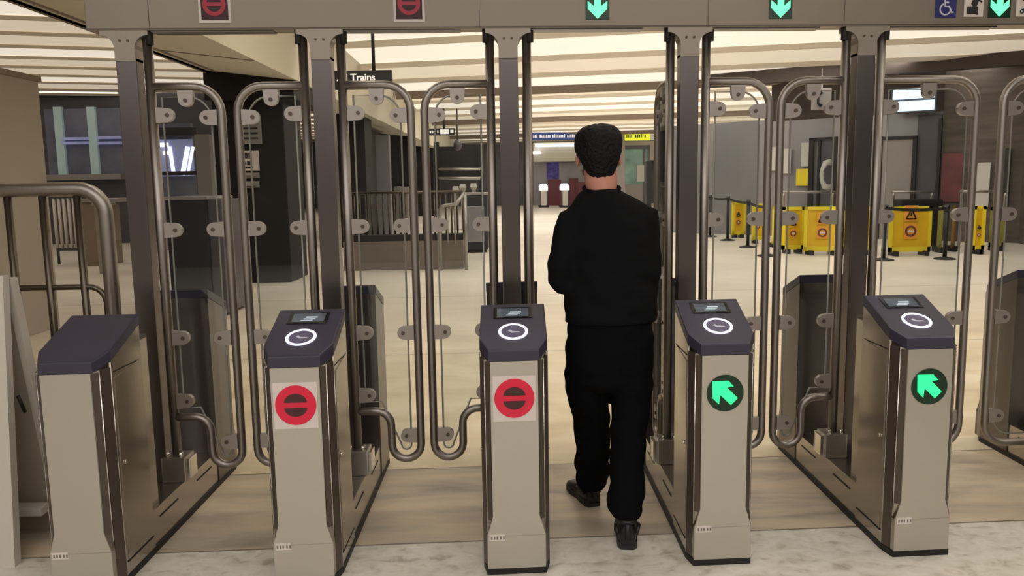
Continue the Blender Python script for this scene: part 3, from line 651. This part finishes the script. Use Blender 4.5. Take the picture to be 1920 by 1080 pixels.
mb = MB(); mb.tube([(-.01, .02, .72), (-.005, .03, .68), (-.005, .05, .64)], .008, 8); mb.build('hinge_stay', M['black'], t)
mb = MB(); mb.box(-.6, -.02, .12, .2, .12, .16, .01); mb.build('lower_shelf', M['aframe'], t)
# ================================================================= fare gates
Y0 = 3.179
XS = [.0121-1.7501, .0121-.87, .0121, .0121+.8652, .0121+1.729, .0121+2.9792]
LT = 1.494
def yr(y): return LT-y      # mirror for the rear cabinet
def body(mb, rear=False):
    def ring(z, fh, m, k=.0):
        pts = [(-.137, .344), (-.137, .075), (-m, .022), (-fh, k), (fh, k), (m, .022), (.137, .075), (.137, .344)]
        return [(x, yr(y) if rear else y, z) for x, y in pts]
    top = []
    rings = [ring(.025, .121, .124, -.002), ring(.17, .121, .124, -.002), ring(.25, .097, .119), ring(.8, .097, .119)]
    rings.append([(x, y, .903+.3895*max(0, (yr(y) if rear else y))) for x, y, z in rings[-1]])     # top follows the sloping lid
    mb.loft(rings)
def lidgeo(rear=False):
    mb = MB(True)
    out = [(-.102, 0), (.102, 0), (.1394, .079), (.1394, .344), (-.1394, .344), (-.1394, .079)]
    sl = (1.084-.95)/.344
    top = [(x, yr(y) if rear else y, .95+sl*y) for x, y in out]; bot = [(x, yr(y) if rear else y, .95+sl*y-.046) for x, y in out]
    b = bmesh.new(); A = [b.verts.new(v) for v in bot]; B = [b.verts.new(v) for v in top]
    b.faces.new(A[::-1]); tf = b.faces.new(B)
    for i in range(6): b.faces.new((A[i], A[(i+1) % 6], B[(i+1) % 6], B[i]))
    bmesh.ops.bevel(b, geom=list(tf.edges), offset=.007, segments=2, affect='EDGES', profile=.6)
    mb._merge(b); return mb
SL = math.atan2(.134, .344)
LU = Vector((1, 0, 0)); LV = Vector((0, math.cos(SL), math.sin(SL))); LN = LU.cross(LV)
def lp(x, s, n=0.): return Vector((x, 0, .95))+LV*s+LN*n+LU*0
def leafpath(W, wide, e=0.):
    """centre line of a leaf frame in (u,z); u=0 at the hinge pole; e = inset"""
    R = .12; zt = 2.083-e; o = W-e; pts = []
    i0 = e
    pts.append((i0, zt)); pts += [(o-R+e*.4+(R-e*.4)*math.sin(math.radians(a)), zt-(R-e*.4)+(R-e*.4)*math.cos(math.radians(a))) for a in range(0, 91, 15)]
    if not wide:
        ru = .0725; cu = W-ru; zc = .323
        if not e:
            pts += [(cu+ru*math.cos(math.radians(a)), zc-ru*math.sin(math.radians(a)) if 1 else 0) for a in range(0, 181, 20)]
            ui = cu-ru; z2 = .50; r2 = .075
            pts += [(ui-r2+r2*math.cos(math.radians(a)), z2-r2+r2*math.sin(math.radians(a))) for a in range(0, 91, 15)]
            pts.append((0, z2))
        else:
            r = ru-e
            pts += [(cu+max(r, .02)*math.cos(math.radians(a)), zc-max(r, .02)*math.sin(math.radians(a))) for a in range(0, 181, 30)]
            ui = cu-ru; z2 = .50; r2 = .075+e
            ux = cu-max(r, .02)
            pts += [(ux-.09, z2+e), (i0, z2+e)]
    else:
        R2 = .11-e*.4; zb = .222+e
        pts += [(o-R2+R2*math.cos(math.radians(a)), zb+R2-R2*math.sin(math.radians(a))) for a in range(0, 91, 15)]
        pts.append((i0, zb))
    return pts
def leaf(parent, px, sgn, W, wide, opened=False):
    """hinged glass leaf on the pole at local x=px, reaching to side sgn"""
    yc = .758
    def mp(u, z, off=0.):
        if opened: return Vector((px-sgn*off, yc+u, z))
        return Vector((px+sgn*u, yc+off, z))
    mb = MB(True)
    pts = leafpath(W, wide); mb.tube([mp(u, z) for u, z in pts], .0195, 14)
    fr = mb.build('gate_leaf', M['tube'], parent)
    g = leafpath(W, wide, .048)
    mb = MB(True); A = [mp(u, z, -.004) for u, z in g]; B = [mp(u, z, .004) for u, z in g]
    va = [mb.bm.verts.new(v) for v in A]; vb = [mb.bm.verts.new(v) for v in B]; mb.bm.faces.new(va); mb.bm.faces.new(vb[::-1])
    for i in range(len(va)): j = (i+1) % len(va); mb.bm.faces.new((va[i], vb[i], vb[j], va[j]))
    mb.build('glass_panel', M['glass'], fr)
    mb = MB(True); mb.tube([mp(u, z) for u, z in g], .0045, 6, closed=True); mb.build('glass_edge', M['glassedge'], fr)
    cl = [(W*.5, 2.065, 0)]
    zi = [(1.953), 1.417, .896]+([.582] if not wide else [.30]); zo = [1.94, 1.417, .892, .371]
    cl += [(.018, z, 1) for z in zi]+[(W-.018, z, -1) for z in zo]
    for u, z, d in cl:
        # plate: round nose pointing into the glass
        if d == 0: poly = [(-.036, .0)]+[(.033*math.cos(math.radians(a)), -.042+.033*math.sin(math.radians(a))) for a in range(180, 361, 20)]+[(.036, 0)]
        else:
            poly = [(0, .036)]+[(.048+.033*math.cos(math.radians(a)), .033*math.sin(math.radians(a))) for a in range(90, -91, -20)]+[(0, -.036)]
            poly = [(x*d, y) for x, y in poly]
        mb = MB(True); a = [mp(u+x, z+y, -.013) for x, y in poly]; b = [mp(u+x, z+y, .013) for x, y in poly]
        mb.loft([a, b]); mb.build('clamp', M['clamp'], fr)
        cx = (0, -.046) if d == 0 else (.052*d, 0)
        mb = MB(True); c0 = mp(u+cx[0], z+cx[1], -.014); c1 = mp(u+cx[0], z+cx[1], -.019); mb.tube([c0, c1], .009, 10); mb.build('clamp_bolt', M['strip'], fr)
def pole(parent, x):
    mb = MB(True); mb.tube([(x, .758, .30), (x, .758, 2.322)], .0215, 16); p = mb.build('hinge_pole', M['tube'], parent)
    mb = MB(True); s = 1 if x > 0 else -1
    mb.box(x-.058, x+.058, .70, .815, .19, .315, .006); mb.build('hinge_bracket', M['steel'], p)
    mb = MB(True); mb.box(x+s*.058, x+s*.075, .712, .802, .205, .305, .003); mb.build('bracket_cap', M['trim'], p)
    for u in (.032, -.03): mb = MB(True); mb.tube([(x+s*u, .72, .31), (x+s*u, .72, .338)], .011, 8); mb.build('bracket_bolt', M['trim'], p)
    mb = MB(True); mb.tube([(x+s*.016, .745, 2.27), (x+s*.016, .745, 2.335)], .017, 10); mb.build('top_pivot', M['black'], p)
def fare_gate(i, x, lab, reader=True, light=None, left=None, right=None):
    t = empty('fare_gate', (x, Y0+SK*x, 0), lab, 'fare gate', 'fare gates in the row')
    mb = MB(True); body(mb); b = mb.build('cabinet_body', M['steel_side'], t)
    mb = MB(True); mb.loft([[(-.1195, -.004, .027), (.1195, -.004, .027), (.1195, .0, .027), (-.1195, .0, .027)], [(-.1195, -.004, .168), (.1195, -.004, .168), (.1195, .0, .168), (-.1195, .0, .168)], [(-.096, -.004, .25), (.096, -.004, .25), (.096, .002, .25), (-.096, .002, .25)], [(-.096, -.004, .903), (.096, -.004, .903), (.096, .002, .903), (-.096, .002, .903)]])
    fp = mb.build('front_panel', M['steel_panel'], t)
    mb = MB(True); mb.box(-.119, .119, -.0046, -.003, .166, .169); mb.build('panel_seam', M['steel'], fp)
    # number plate
    mb = MB(True); mb.box(-.112, -.048, -.0065, -.0035, .148, .176); mb.build('number_label', M['white'], fp)
    mb = MB(True)
    for u in (-.106, -.094, -.083, -.068, -.056): mb.box(u, u+.006, -.0072, -.0062, .155, .168)
    mb.build('label_print', M['kerb'], fp)
    for s in (-1, 1):
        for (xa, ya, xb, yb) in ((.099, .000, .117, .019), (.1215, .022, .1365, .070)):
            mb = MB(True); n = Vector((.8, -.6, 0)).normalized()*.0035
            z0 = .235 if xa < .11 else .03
            mb.loft([[(s*xa, ya, z), (s*(xa+n.x), ya+n.y, z), (s*(xb+n.x), yb+n.y, z), (s*xb, yb, z)] for z in (z0, .902+.39*ya)]); mb.build('edge_strip', M['strip'], t)  # separate darker strips laid over the chamfers
        for (xa, ya) in ((.1195, .0185), (.1375, .073)):
            mb = MB(True); mb.tube([(s*xa, ya, .03), (s*xa, ya, .902+.39*ya-.0)], .0028, 6); mb.build('corner_trim', M['trim'], t)
        mb = MB(True); mb.prism([(.095, .09), (.325, .09), (.325, .86+.03), (.095, .86)], (s*.1372, 0, 0), (0, 1, 0), (0, 0, 1), .0025*s); pn = mb.build('access_panel', M['steel_side'], t)
        mb = MB(True); mb.tube([(s*.1395, .125, .5), (s*.146, .125, .5)], .009, 12); mb.build('lock', M['trim'], pn)
        mb = MB(True)
        for q in ((.09, .328, .885, .889), ): mb.box(s*.1375, s*.1385, q[0], q[1], q[2], q[3])
        mb.build('panel_gap', M['black'], pn)
        mb = MB(True); mb.box(s*.1375, s*.1402, .09, .33, .080, .086); mb.build('panel_gap', M['black'], pn)
    l = lidgeo().build('lid', M['lid'], t)
    if reader:
        mb = MB(True); mb.prism([(-.083, .245), (.083, .245), (.083, .335), (-.083, .335)], lp(0, 0, .0005), LU, LV, .0025); sc = mb.build('screen_bezel', M['blackgloss'], l)
        mb = MB(True); mb.prism([(-.068, .256), (.068, .256), (.068, .324), (-.068, .324)], lp(0, 0, .003), LU, LV, .001); mb.build('screen', M['screen'], l)
        mb = MB(True)
        for u0, u1, v0, v1 in [(-.02, .03, .275, .283), (-.012, .036, .288, .298), (-.03, .02, .264, .27)]: mb.prism([(u0, v0), (u1, v0), (u1, v1), (u0, v1)], lp(0, 0, .004), LU, LV, .0006)
        mb.build('screen_glint', M['screenglint'], l)  # pale glowing bars stand for reflections on the screen
        mb = MB(True); mb.disc(lp(0, .135, .0005), LU, LV, .062, .004, 48, .05); mb.build('card_reader_ring', M['ring'], l)
        mb = MB(True); mb.disc(lp(0, .135, .0), LU, LV, .05, .003, 40); mb.build('card_reader', M['reader'], l)
        mb = MB(True); mb.prism([(-.022, .14), (-.012, .15), (-.004, .136), (.026, .132), (.028, .125), (-.006, .124)], lp(0, 0, .0035), LU, LV, .0006); mb.build('tap_symbol', M['symwhite'], l)
    if light == 'red':
        O = Vector((0, -.0042, .755))
        mb = MB(True); mb.box(-.088, .086, -.0062, -.0035, .655, .845, .002); st = mb.build('entry_sign', M['white'], t)
        mb = MB(True); mb.disc((0, -.0062, .752), (1, 0, 0), (0, 0, 1), .081, .002, 48); mb.build('red_disc', M['red'], st)
        mb = MB(True)
        for s in (1, -1):
            poly = [(.045*math.cos(math.radians(a)), s*(.011+.036*math.sin(math.radians(a)))) for a in range(0, 181, 12)]
            if s < 0: poly = poly[::-1]
            mb.prism(poly, (0, -.0082, .752), (1, 0, 0), (0, 0, 1), .001)
        mb.build('no_entry_symbol', M['darkred'], st)
    elif light == 'green':
        mb = MB(True); mb.disc((0, -.004, .745), (1, 0, 0), (0, 0, 1), .077, .003, 48); st = mb.build('direction_light', M['greenback'], t)
        ar = [(-.055, .052), (.012, .052), (.034, .028), (.006, .024), (.052, -.022), (.024, -.05), (-.022, -.006), (-.026, -.046), (-.052, -.02)]
        mb = MB(True); mb.prism(ar[::-1], (0, -.0075, .745), (1, 0, 0), (0, 0, 1), .002); mb.build('arrow', M['green'], st)
    # rear cabinet
    mb = MB(True); body(mb, True); mb.build('rear_cabinet', M['steel_dark'], t)
    mb = lidgeo(True); mb.build('rear_lid', M['lid'], t)
    mb = MB(True); mb.box(-.132, .132, .34, 1.155, .02, .19, .004); pl = mb.build('plinth', M['steel_side'], t)
    mb = MB(True)
    for s in (-1, 1):
        for a, b_ in ((.42, .62), (.86, 1.06)): mb.box(s*.1325-.0015, s*.1325+.0015, a, b_, .135, .143)
    mb.build('plinth_slot', M['black'], pl)
    mb = MB(True); mb.loft([[(-.14, .344, z), (-.14, .078, z), (-.123, -.004, z), (.123, -.004, z), (.14, .078, z), (.14, LT-.078, z), (.10, LT, z), (-.10, LT, z), (-.14, LT-.078, z)] for z in (.0, .027)]); mb.build('base_trim', M['black'], t)
    mb = MB(True); mb.box(-.11, .11, .344, .47, .19, .96, .004); mb.build('mechanism_box', M['steel_side'], t)
    mb = MB(True); mb.box(-.115, .115, .36, .46, .96, .975); mb.tube([(-.1, .47, .9), (.1, .47, .9)], .012, 8); mb.build('mechanism_cap', M['strip'], t)
    # post
    mb = MB(True); mb.box(-.045, .045, .722, .80, .19, 2.21, .003); po = mb.build('post', M['steel_dark'], t)
    poly = [(-.045, 2.195), (.045, 2.195), (.045, 2.25)]+[(.045+.062*(1-math.cos(math.radians(a))), 2.25+.06*math.sin(math.radians(a))) for a in range(15, 91, 15)]+[(.107, 2.33), (-.107, 2.33)]+[(-.045-.062*(1-math.cos(math.radians(a))), 2.25+.06*math.sin(math.radians(a))) for a in range(90, 14, -15)]+[(-.045, 2.25)]
    mb = MB(True); mb.prism(poly, (0, .806, 0), (1, 0, 0), (0, 0, 1), .09); mb.build('post_gusset', M['beam_light'], t)
    mb = MB(True); [mb.tube([(u, .716, 2.285), (u, .712, 2.285)], .006, 8) for u in (-.018, .018)]; mb.build('gusset_bolt', M['strip'], po)
    if left: pole(t, -.0875); leaf(t, -.0875, -1, *left)
    if right: pole(t, .0875); leaf(t, .0875, 1, *right)
    return t
N = (.315, False); NO = (.315, False, True)
fare_gate(0, XS[0], 'leftmost steel fare gate, plain dark blue lid without reader or light', False, None, None, N)
fare_gate(1, XS[1], 'steel fare gate with red no entry disc, second from left beside the plain one', True, 'red', N, N)
fare_gate(2, XS[2], 'steel fare gate with red no entry disc directly left of the walking person', True, 'red', N, NO)
fare_gate(3, XS[3], 'steel fare gate with green arrow light directly right of the walking person', True, 'green', NO, N)
fare_gate(4, XS[4], 'rightmost full fare gate with green arrow light beside the wide lane', True, 'green', N, (.497, True))
fare_gate(5, XS[5], 'fare gate cut off by the right picture edge beyond the wide lane', True, 'green', (.44, True), None)
# overhead beam with lane signs
HY = Y0+.715
t = empty('overhead_beam', (0, HY, 2.33), 'grey brown steel beam spanning above all the gates with lane signs', 'beam')
mb = MB(True); mb.box(-1.90, 3.25, 0, .10, 0, .42, .004); mb.build('beam_body', M['beam'], t)
mb = MB(True)
for x in (-1.62, .96, 1.62, -.12, 2.9): mb.box(x, x+.003, -.0015, 0, .0, .42)
mb.box(-1.9, 3.25, -.0015, 0, .004, .009); mb.build('beam_seam', M['strip'], t)
for x in (-1.62, -.76, .1, .96, 1.84): mb = MB(True); mb.box(x, x+.55, .015, .085, -.006, 0); mb.build('underside_channel', M['steel_dark'], t)
def psign(x0, x1, m, zlo=.034, H=.15, th=.004, y=0.): mb = MB(True); mb.box(x0, x1, -th-y, -y, zlo, zlo+H, .0015); return mb.build('lane_sign', M[m], t)
for px in (403, 768):
    q = P(px, 20, HY); x = {403: -1.322, 768: -.442}[px]
    s = psign(x-.072, x+.072, 'white', .030, .158); 
    mb = MB(True); mb.box(x-.060, x+.060, -.006, -.0035, .042, .176); mb.build('sign_face', M['redback'], s)
    mb = MB(True); mb.disc((x, -.006, .112), (1, 0, 0), (0, 0, 1), .052, .002, 40, .034); mb.box(x-.034, x+.034, -.008, -.006, .104, .120); mb.build('no_entry_symbol', M['redlamp'], s)
def downarrow(x):
    s = psign(x-.056, x+.056, 'greenback', .036, .15)
    ar = [(0, .0), (.046, .045), (.046, .08), (.016, .055), (.016, .13), (-.016, .13), (-.016, .055), (-.046, .08), (-.046, .045)]
    mb = MB(True); mb.prism(ar, (x, -.0042, .040), (1, 0, 0), (0, 0, 1), .002); mb.build('arrow', M['green2'], s)
for x in (.434, 1.309, 2.385): downarrow(x)
# wheelchair sign
x = 2.118; s = psign(x-.052, x+.052, 'blue', .036, .15)
mb = MB(True); c = Vector((x, -.006, .074)); V = lambda a, r: Vector((x-.004+r*math.cos(math.radians(a)), -.006, .075+r*math.sin(math.radians(a))))
mb.tube([V(a, .026) for a in range(110, 361, 15)], .0038, 6); mb.tube([(x-.008, -.006, .13), (x-.006, -.006, .088), (x+.014, -.006, .088), (x+.028, -.006, .058), (x+.036, -.006, .062)], .0045, 6); mb.tube([(x-.007, -.006, .108), (x+.012, -.006, .106)], .0035, 6); mb.ell((x-.008, -.006, .142), .008, .004, .008); mb.build('wheelchair_symbol', M['symwhite'], s)
x = 2.256; s = psign(x-.048, x+.048, 'white', .040, .148)
mb = MB(True); mb.box(x-.034, x+.020, -.007, -.004, .052, .088, .001); mb.prism([(-.002, .085), (.012, .085), (.03, .13), (.018, .15), (-.002, .13), (-.014, .10)], (x, -.004, 0), (1, 0, 0), (0, 0, 1), .002); mb.tube([(x+.02, -.006, .12), (x+.038, -.006, .108)], .004, 6); mb.tube([(x+.004, -.006, .09), (x+.012, -.006, .06), (x+.02, -.006, .05)], .005, 6); mb.ell((x+.024, -.006, .158), .009, .003, .009); mb.build('luggage_symbol', M['symblack'], s)
x = 2.516; s = psign(x-.048, x+.048, 'white', .040, .148)
mb = MB(True); mb.tube([(x-.028, -.006, .146), (x-.018, -.006, .12), (x+.02, -.006, .09)], .0035, 6); mb.prism([(-.016, .115), (.03, .085), (.03, .13), (.01, .14)], (x, -.004, 0), (1, 0, 0), (0, 0, 1), .002); mb.disc((x-.018, -.004, .064), (1, 0, 0), (0, 0, 1), .011, .002, 16, .006); mb.disc((x+.02, -.004, .064), (1, 0, 0), (0, 0, 1), .011, .002, 16, .006); mb.tube([(x-.016, -.006, .07), (x+.01, -.006, .09)], .003, 6); mb.build('stroller_symbol', M['symblack'], s)
# ================================================================= the person
def vring(c, rx, ry, seg=20, tiltx=0., yaw=0.):
    out = []
    for k in range(seg):
        a = 2*math.pi*k/seg; v = Vector((rx*math.cos(a), ry*math.sin(a), 0)); v.rotate(Matrix.Rotation(tiltx, 3, 'X')); v.rotate(Matrix.Rotation(yaw, 3, 'Z')); out.append(Vector(c)+v)
    return out
def tring(c, t, rx, ry, seg=16, side=Vector((1, 0, 0))):
    t = Vector(t).normalized(); u = (side-t*side.dot(t)).normalized(); v = t.cross(u)
    return [Vector(c)+u*rx*math.cos(2*math.pi*k/seg)+v*ry*math.sin(2*math.pi*k/seg) for k in range(seg)]
def limb(mb, pts, side=Vector((1, 0, 0)), seg=16):
    """pts: (pos, rx, ry)"""
    n = len(pts); rs = []
    for i, (p, rx, ry) in enumerate(pts):
        a = Vector(pts[max(0, i-1)][0]); b = Vector(pts[min(n-1, i+1)][0]); rs.append(tring(p, b-a, rx, ry, seg, side))
    mb.loft(rs, True)
def fuse(mb, name, m, parent, vox=.012, it=6, disp=0., dscale=9., fold=None):
    o = mb.build(name, m, parent)
    r = o.modifiers.new('r', 'REMESH'); r.mode = 'VOXEL'; r.voxel_size = vox; r.use_smooth_shade = True
    s = o.modifiers.new('s', 'SMOOTH'); s.iterations = it; s.factor = .6
    bpy.context.view_layer.update()
    me = bpy.data.meshes.new_from_object(o.evaluated_get(bpy.context.evaluated_depsgraph_get())); o.modifiers.clear(); o.data = me
    if disp:
        nm = [v.normal.copy() for v in me.vertices]
        for v, n in zip(me.vertices, nm):
            d = noise.noise(Vector((v.co.x*dscale, v.co.y*dscale, v.co.z*dscale*1.7)))
            if fold: d += fold(v.co)
            v.co += n*disp*d
    for p_ in me.polygons: p_.use_smooth = True
    return o
PX, PY = .447, 3.62
pe = empty('person', (PX, PY, 0), 'person in black sweatshirt and black trousers walking away through the open lane', 'person')
def B(px, py, Y): return P(px, py, Y)-Vector((PX, PY, 0))
body_ = MB()
headc = B(1122, 290, 3.66); hz = headc.z
# torso under the clothes
tor = [(B(1142, 700, 3.63), .15, .10), (B(1144, 640, 3.63), .16, .105), (B(1146, 590, 3.63), .155, .10), (B(1146, 530, 3.63), .15, .10), (B(1142, 460, 3.62), .165, .105), (B(1140, 420, 3.62), .17, .10), (B(1136, 385, 3.62), .12, .085), (B(1128, 362, 3.625), .065, .065), (B(1127, 340, 3.64), .074, .070), (B(1125, 318, 3.65), .072, .072)]
body_.loft([vring(c, a, b) for c, a, b in tor], True)
# head with face turned away, jaw and nose
body_.ell(headc+Vector((0, 0, .03)), .086, .100, .098, 28, 20)
body_.ell(headc+Vector((0, .035, -.055)), .062, .068, .070, 24, 16)
body_.ell(headc+Vector((0, .118, -.015)), .013, .018, .026); body_.ell(headc+Vector((0, .093, -.088)), .03, .02, .022)
body_.ell(headc+Vector((0, .098, -.055)), .024, .014, .008)
for s in (-1, 1): body_.ell(headc+Vector((s*.028, .092, .022)), .014, .012, .01); body_.ell(headc+Vector((s*.094, -.002, -.022)), .010, .021, .034)
# arms: shoulder, elbow, wrist (both hands in front of the chest)
shL, elL, wrL = B(1072, 404, 3.62), B(1051, 518, 3.60), B(1090, 500, 3.86)
shR, elR, wrR = B(1208, 396, 3.62), B(1212, 530, 3.62), B(1180, 480, 3.87)
for sh, el, wr in ((shL, elL, wrL), (shR, elR, wrR)):
    limb(body_, [(sh, .05, .055), (sh.lerp(el, .5), .045, .048), (el, .038, .042)]); limb(body_, [(el, .04, .042), (el.lerp(wr, .4), .038, .038), (wr, .026, .022)])
# hands: palm, four bent fingers of different length, thumb off the side
for s, el, wr in ((1, elL, wrL), (-1, elR, wrR)):
    d = (wr-el).normalized(); d = (d+Vector((s*.5, 0, .15))).normalized(); side = Vector((0, 0, 1)); side = (side-d*side.dot(d)).normalized(); nrm = d.cross(side)*s
    body_.loft([tring(wr+d*q, d, w_, .016, 14, side) for q, w_ in ((-.01, .024), (.03, .036), (.085, .040), (.095, .034))], True)
    for k, (L, o_) in enumerate(((.062, .030), (.074, .011), (.070, -.009), (.054, -.028))):
        b0 = wr+d*.088+side*o_; m1 = b0+(d*.9+nrm*.35)*L*.45; m2 = m1+(d*.55+nrm*.8)*L*.33; m3 = m2+(d*.1+nrm)*L*.25
        body_.tube([b0-d*.012, b0, m1, m2, m3], [.0085, .009, .0085, .008, .006], 8)
    b0 = wr+d*.03+side*.03; m1 = b0+(side*.7+d*.6+nrm*.2)*.035; m2 = m1+(side*.2+d*.9+nrm*.5)*.028
    body_.tube([b0-side*.012, b0, m1, m2], [.012, .0115, .010, .007], 8)
# legs
hipL, knL, anL = B(1103, 700, 3.63), B(1110, 808, 3.80), B(1109, 915, 3.91)
hipR, knR, anR = B(1184, 700, 3.63), B(1181, 810, 3.60), B(1176, 962, 3.44)
for h_, k_, a_ in ((hipL, knL, anL), (hipR, knR, anR)):
    limb(body_, [(h_, .082, .088), (h_.lerp(k_, .5), .066, .07), (k_, .05, .052), (k_.lerp(a_, .35), .05, .052), (a_, .034, .036)])
for a_ in (anL, anR): body_.ell(Vector((a_.x, a_.y+.06, .06)), .030, .085, .024); body_.tube([a_, (a_.x, a_.y, .06)], .03, 12)
fuse(body_, 'body', M['skin'], pe, .0075, 3)
# hair: short, cut round the ears, tapered at the nape
hr = MB(); hr.loft([vring(headc+Vector((dx, -.012+dy, z)), rx, ry, 30) for z, rx, ry, dx, dy in ((-.112, .030, .02, .006, -.05), (-.094, .052, .034, .005, -.045), (-.065, .070, .052, .003, -.038), (-.035, .083, .066, .001, -.034), (-.012, .094, .09, -.001, -.02), (.015, .104, .108, -.002, -.006), (.05, .108, .116, -.002, 0), (.08, .104, .113, -.001, 0), (.103, .093, .102, 0, 0), (.120, .074, .084, .003, 0), (.130, .048, .056, .006, 0), (.135, .02, .03, .008, 0))], True)
fuse(hr, 'hair', M['hair'], pe, .006, 3, .0035, 70)
ms = MB(); ms.loft([vring(headc+Vector((0, .055, z)), rx, ry, 24) for z, rx, ry in ((-.125, .04, .045), (-.10, .056, .062), (-.07, .064, .068), (-.04, .066, .066), (-.03, .05, .05))], True); mk = fuse(ms, 'face_mask', M['black'], pe, .006, 2)
for s in (-1, 1):
    mb = MB(); mb.tube([headc+Vector((s*.064, .06, -.045)), headc+Vector((s*.090, .018, .008)), headc+Vector((s*.099, -.012, -.008)), headc+Vector((s*.092, -.004, -.045)), headc+Vector((s*.06, .05, -.09))], .0035, 6); mb.build('ear_loop', M['white'], mk)
# sweatshirt
sw = MB()
t_ = [(B(1145, 603, 3.63), .212, .135), (B(1145, 590, 3.63), .214, .14), (B(1145, 555, 3.63), .209, .138), (B(1144, 510, 3.63), .203, .134), (B(1142, 460, 3.62), .208, .135), (B(1140, 420, 3.62), .205, .125), (B(1139, 398, 3.62), .192, .112), (B(1137, 384, 3.62), .168, .102), (B(1133, 372, 3.62), .134, .094), (B(1129, 362, 3.625), .102, .086), (B(1128, 354, 3.63), .086, .080)]
sw.loft([vring(c, a, b, 28) for c, a, b in t_], True)
for s, sh, el, wr in ((-1, shL, elL, wrL), (1, shR, elR, wrR)):
    limb(sw, [(sh+Vector((-s*.04, 0, .006)), .046, .06), (sh+Vector((0, 0, -.012)), .066, .074), (sh.lerp(el, .45), .068, .076), (el+Vector((0, 0, .03)), .066, .072), (el+Vector((0, .02, -.03)), .063, .066)])
    limb(sw, [(el+Vector((0, -.03, -.012)), .058, .066), (el.lerp(wr, .35), .054, .054), (el.lerp(wr, .8), .044, .044), (wr-(wr-el)*.06, .036, .036)])
def folds(c):
    return .9*math.sin(c.z*34+c.x*16+3*noise.noise(c*6))*max(0, 1-abs(c.z-1.14)/.22)*.7
fuse(sw, 'sweatshirt', M['cloth'], pe, .011, 7, .009, 9, folds)
mb = MB(); cc = B(1128, 353, 3.632); mb.tube([p_ for p_ in vring(cc, .080, .076, 28, .22)], .008, 8, closed=True); mb.build('collar', M['cloth'], pe)
# trousers
tr = MB()
tr.loft([vring(c, a, b, 24) for c, a, b in [(B(1143, 596, 3.63), .19, .125), (B(1143, 640, 3.63), .203, .135), (B(1142, 685, 3.63), .204, .14), (B(1142, 712, 3.63), .19, .13), (B(1142, 730, 3.63), .12, .09)]], True)
limb(tr, [(B(1100, 680, 3.64), .10, .12), (B(1100, 720, 3.68), .110, .118), (B(1107, 765, 3.74), .092, .1), (B(1111, 808, 3.79), .088, .088), (B(1111, 850, 3.84), .087, .085), (B(1110, 885, 3.88), .086, .088), (B(1109, 906, 3.90), .078, .086)])
limb(tr, [(B(1184, 680, 3.63), .10, .12), (B(1184, 725, 3.62), .100, .112), (B(1182, 770, 3.61), .090, .098), (B(1178, 820, 3.58), .083, .088), (B(1176, 880, 3.52), .080, .084), (B(1173, 930, 3.47), .082, .09), (B(1173, 955, 3.455), .078, .088), (B(1174, 970, 3.45), .058, .07)])
def tf(c): return .8*math.sin(c.z*40+c.x*22+3*noise.noise(c*7))*max(0, 1-abs(c.z-.2)/.16)+.5*math.sin(c.z*30+c.x*20)*max(0, 1-abs(c.z-.5)/.12)
fuse(tr, 'trousers', M['trouser'], pe, .010, 5, .008, 10, tf)
# shoes
def shoe(heel, yaw, pitch, nm='shoe'):
    R = Matrix.Rotation(yaw, 3, 'Z') @ Matrix.Rotation(pitch, 3, 'X')
    def w_(p_): return R @ Vector(p_)+heel
    up = MB(); prof = [(-.005, .030, .04, .115), (.03, .040, .045, .125), (.08, .043, .05, .12), (.14, .044, .04, .085), (.2, .050, .03, .062), (.26, .044, .025, .05), (.292, .022, .02, .03)]
    rs = []
    for y, hx, _, zt_ in prof: rs.append([w_((hx*math.cos(a), y, .028+(zt_-.028)*max(0, math.sin(a))**.7 if math.sin(a) > 0 else .02)) for a in [2*math.pi*k/18 for k in range(18)]])
    up.loft(rs, True); o = up.build(nm, M['shoe'], pe)
    mb = MB(); outl = [(-.028, -.005), (-.043, .02), (-.046, .08), (-.043, .13), (-.054, .2), (-.046, .265), (-.02, .305), (.02, .305), (.046, .265), (.054, .2), (.043, .13), (.046, .08), (.043, .02), (.028, -.005)]
    mb.loft([[w_((x, y, z)) for x, y in outl[::-1]] for z in (0, .03)]); mb.build('sole', M['sole'], o)
    mb = MB(); mb.tube([w_((.034*math.cos(a), .045+.042*math.sin(a), .122)) for a in [2*math.pi*k/14 for k in range(14)]], .011, 8, closed=True); mb.build('ankle_collar', M['shoe'], o)
    mb = MB(); mb.tube([w_((.041, .03, .06)), w_((.053, .06, .09)), w_((.05, .11, .075))], .009, 6); mb.tube([w_((-.041, .03, .06)), w_((-.05, .06, .085)), w_((-.05, .11, .07))], .007, 6); mb.tube([w_((0, -.008, .05)), w_((0, -.006, .12))], .012, 8); mb.build('heel_strap', M['sole'], o)
    return o
fr_ = F(1178, 1034); shoe(Vector((fr_.x-PX, fr_.y-PY+.02, 0)), -.1, 0)
fl_ = F(1112, 950); shoe(Vector((fl_.x-PX+.005, fl_.y-PY-.0, .0)), .3, 0)
for a_, nm in ((anR, 'R'), (anL, 'L')):
    mb = MB(); mb.tube([a_+Vector((0, 0, -.03)), a_+Vector((0, 0, .03))], .040, 16); mb.build('sock', M['sock'], pe)
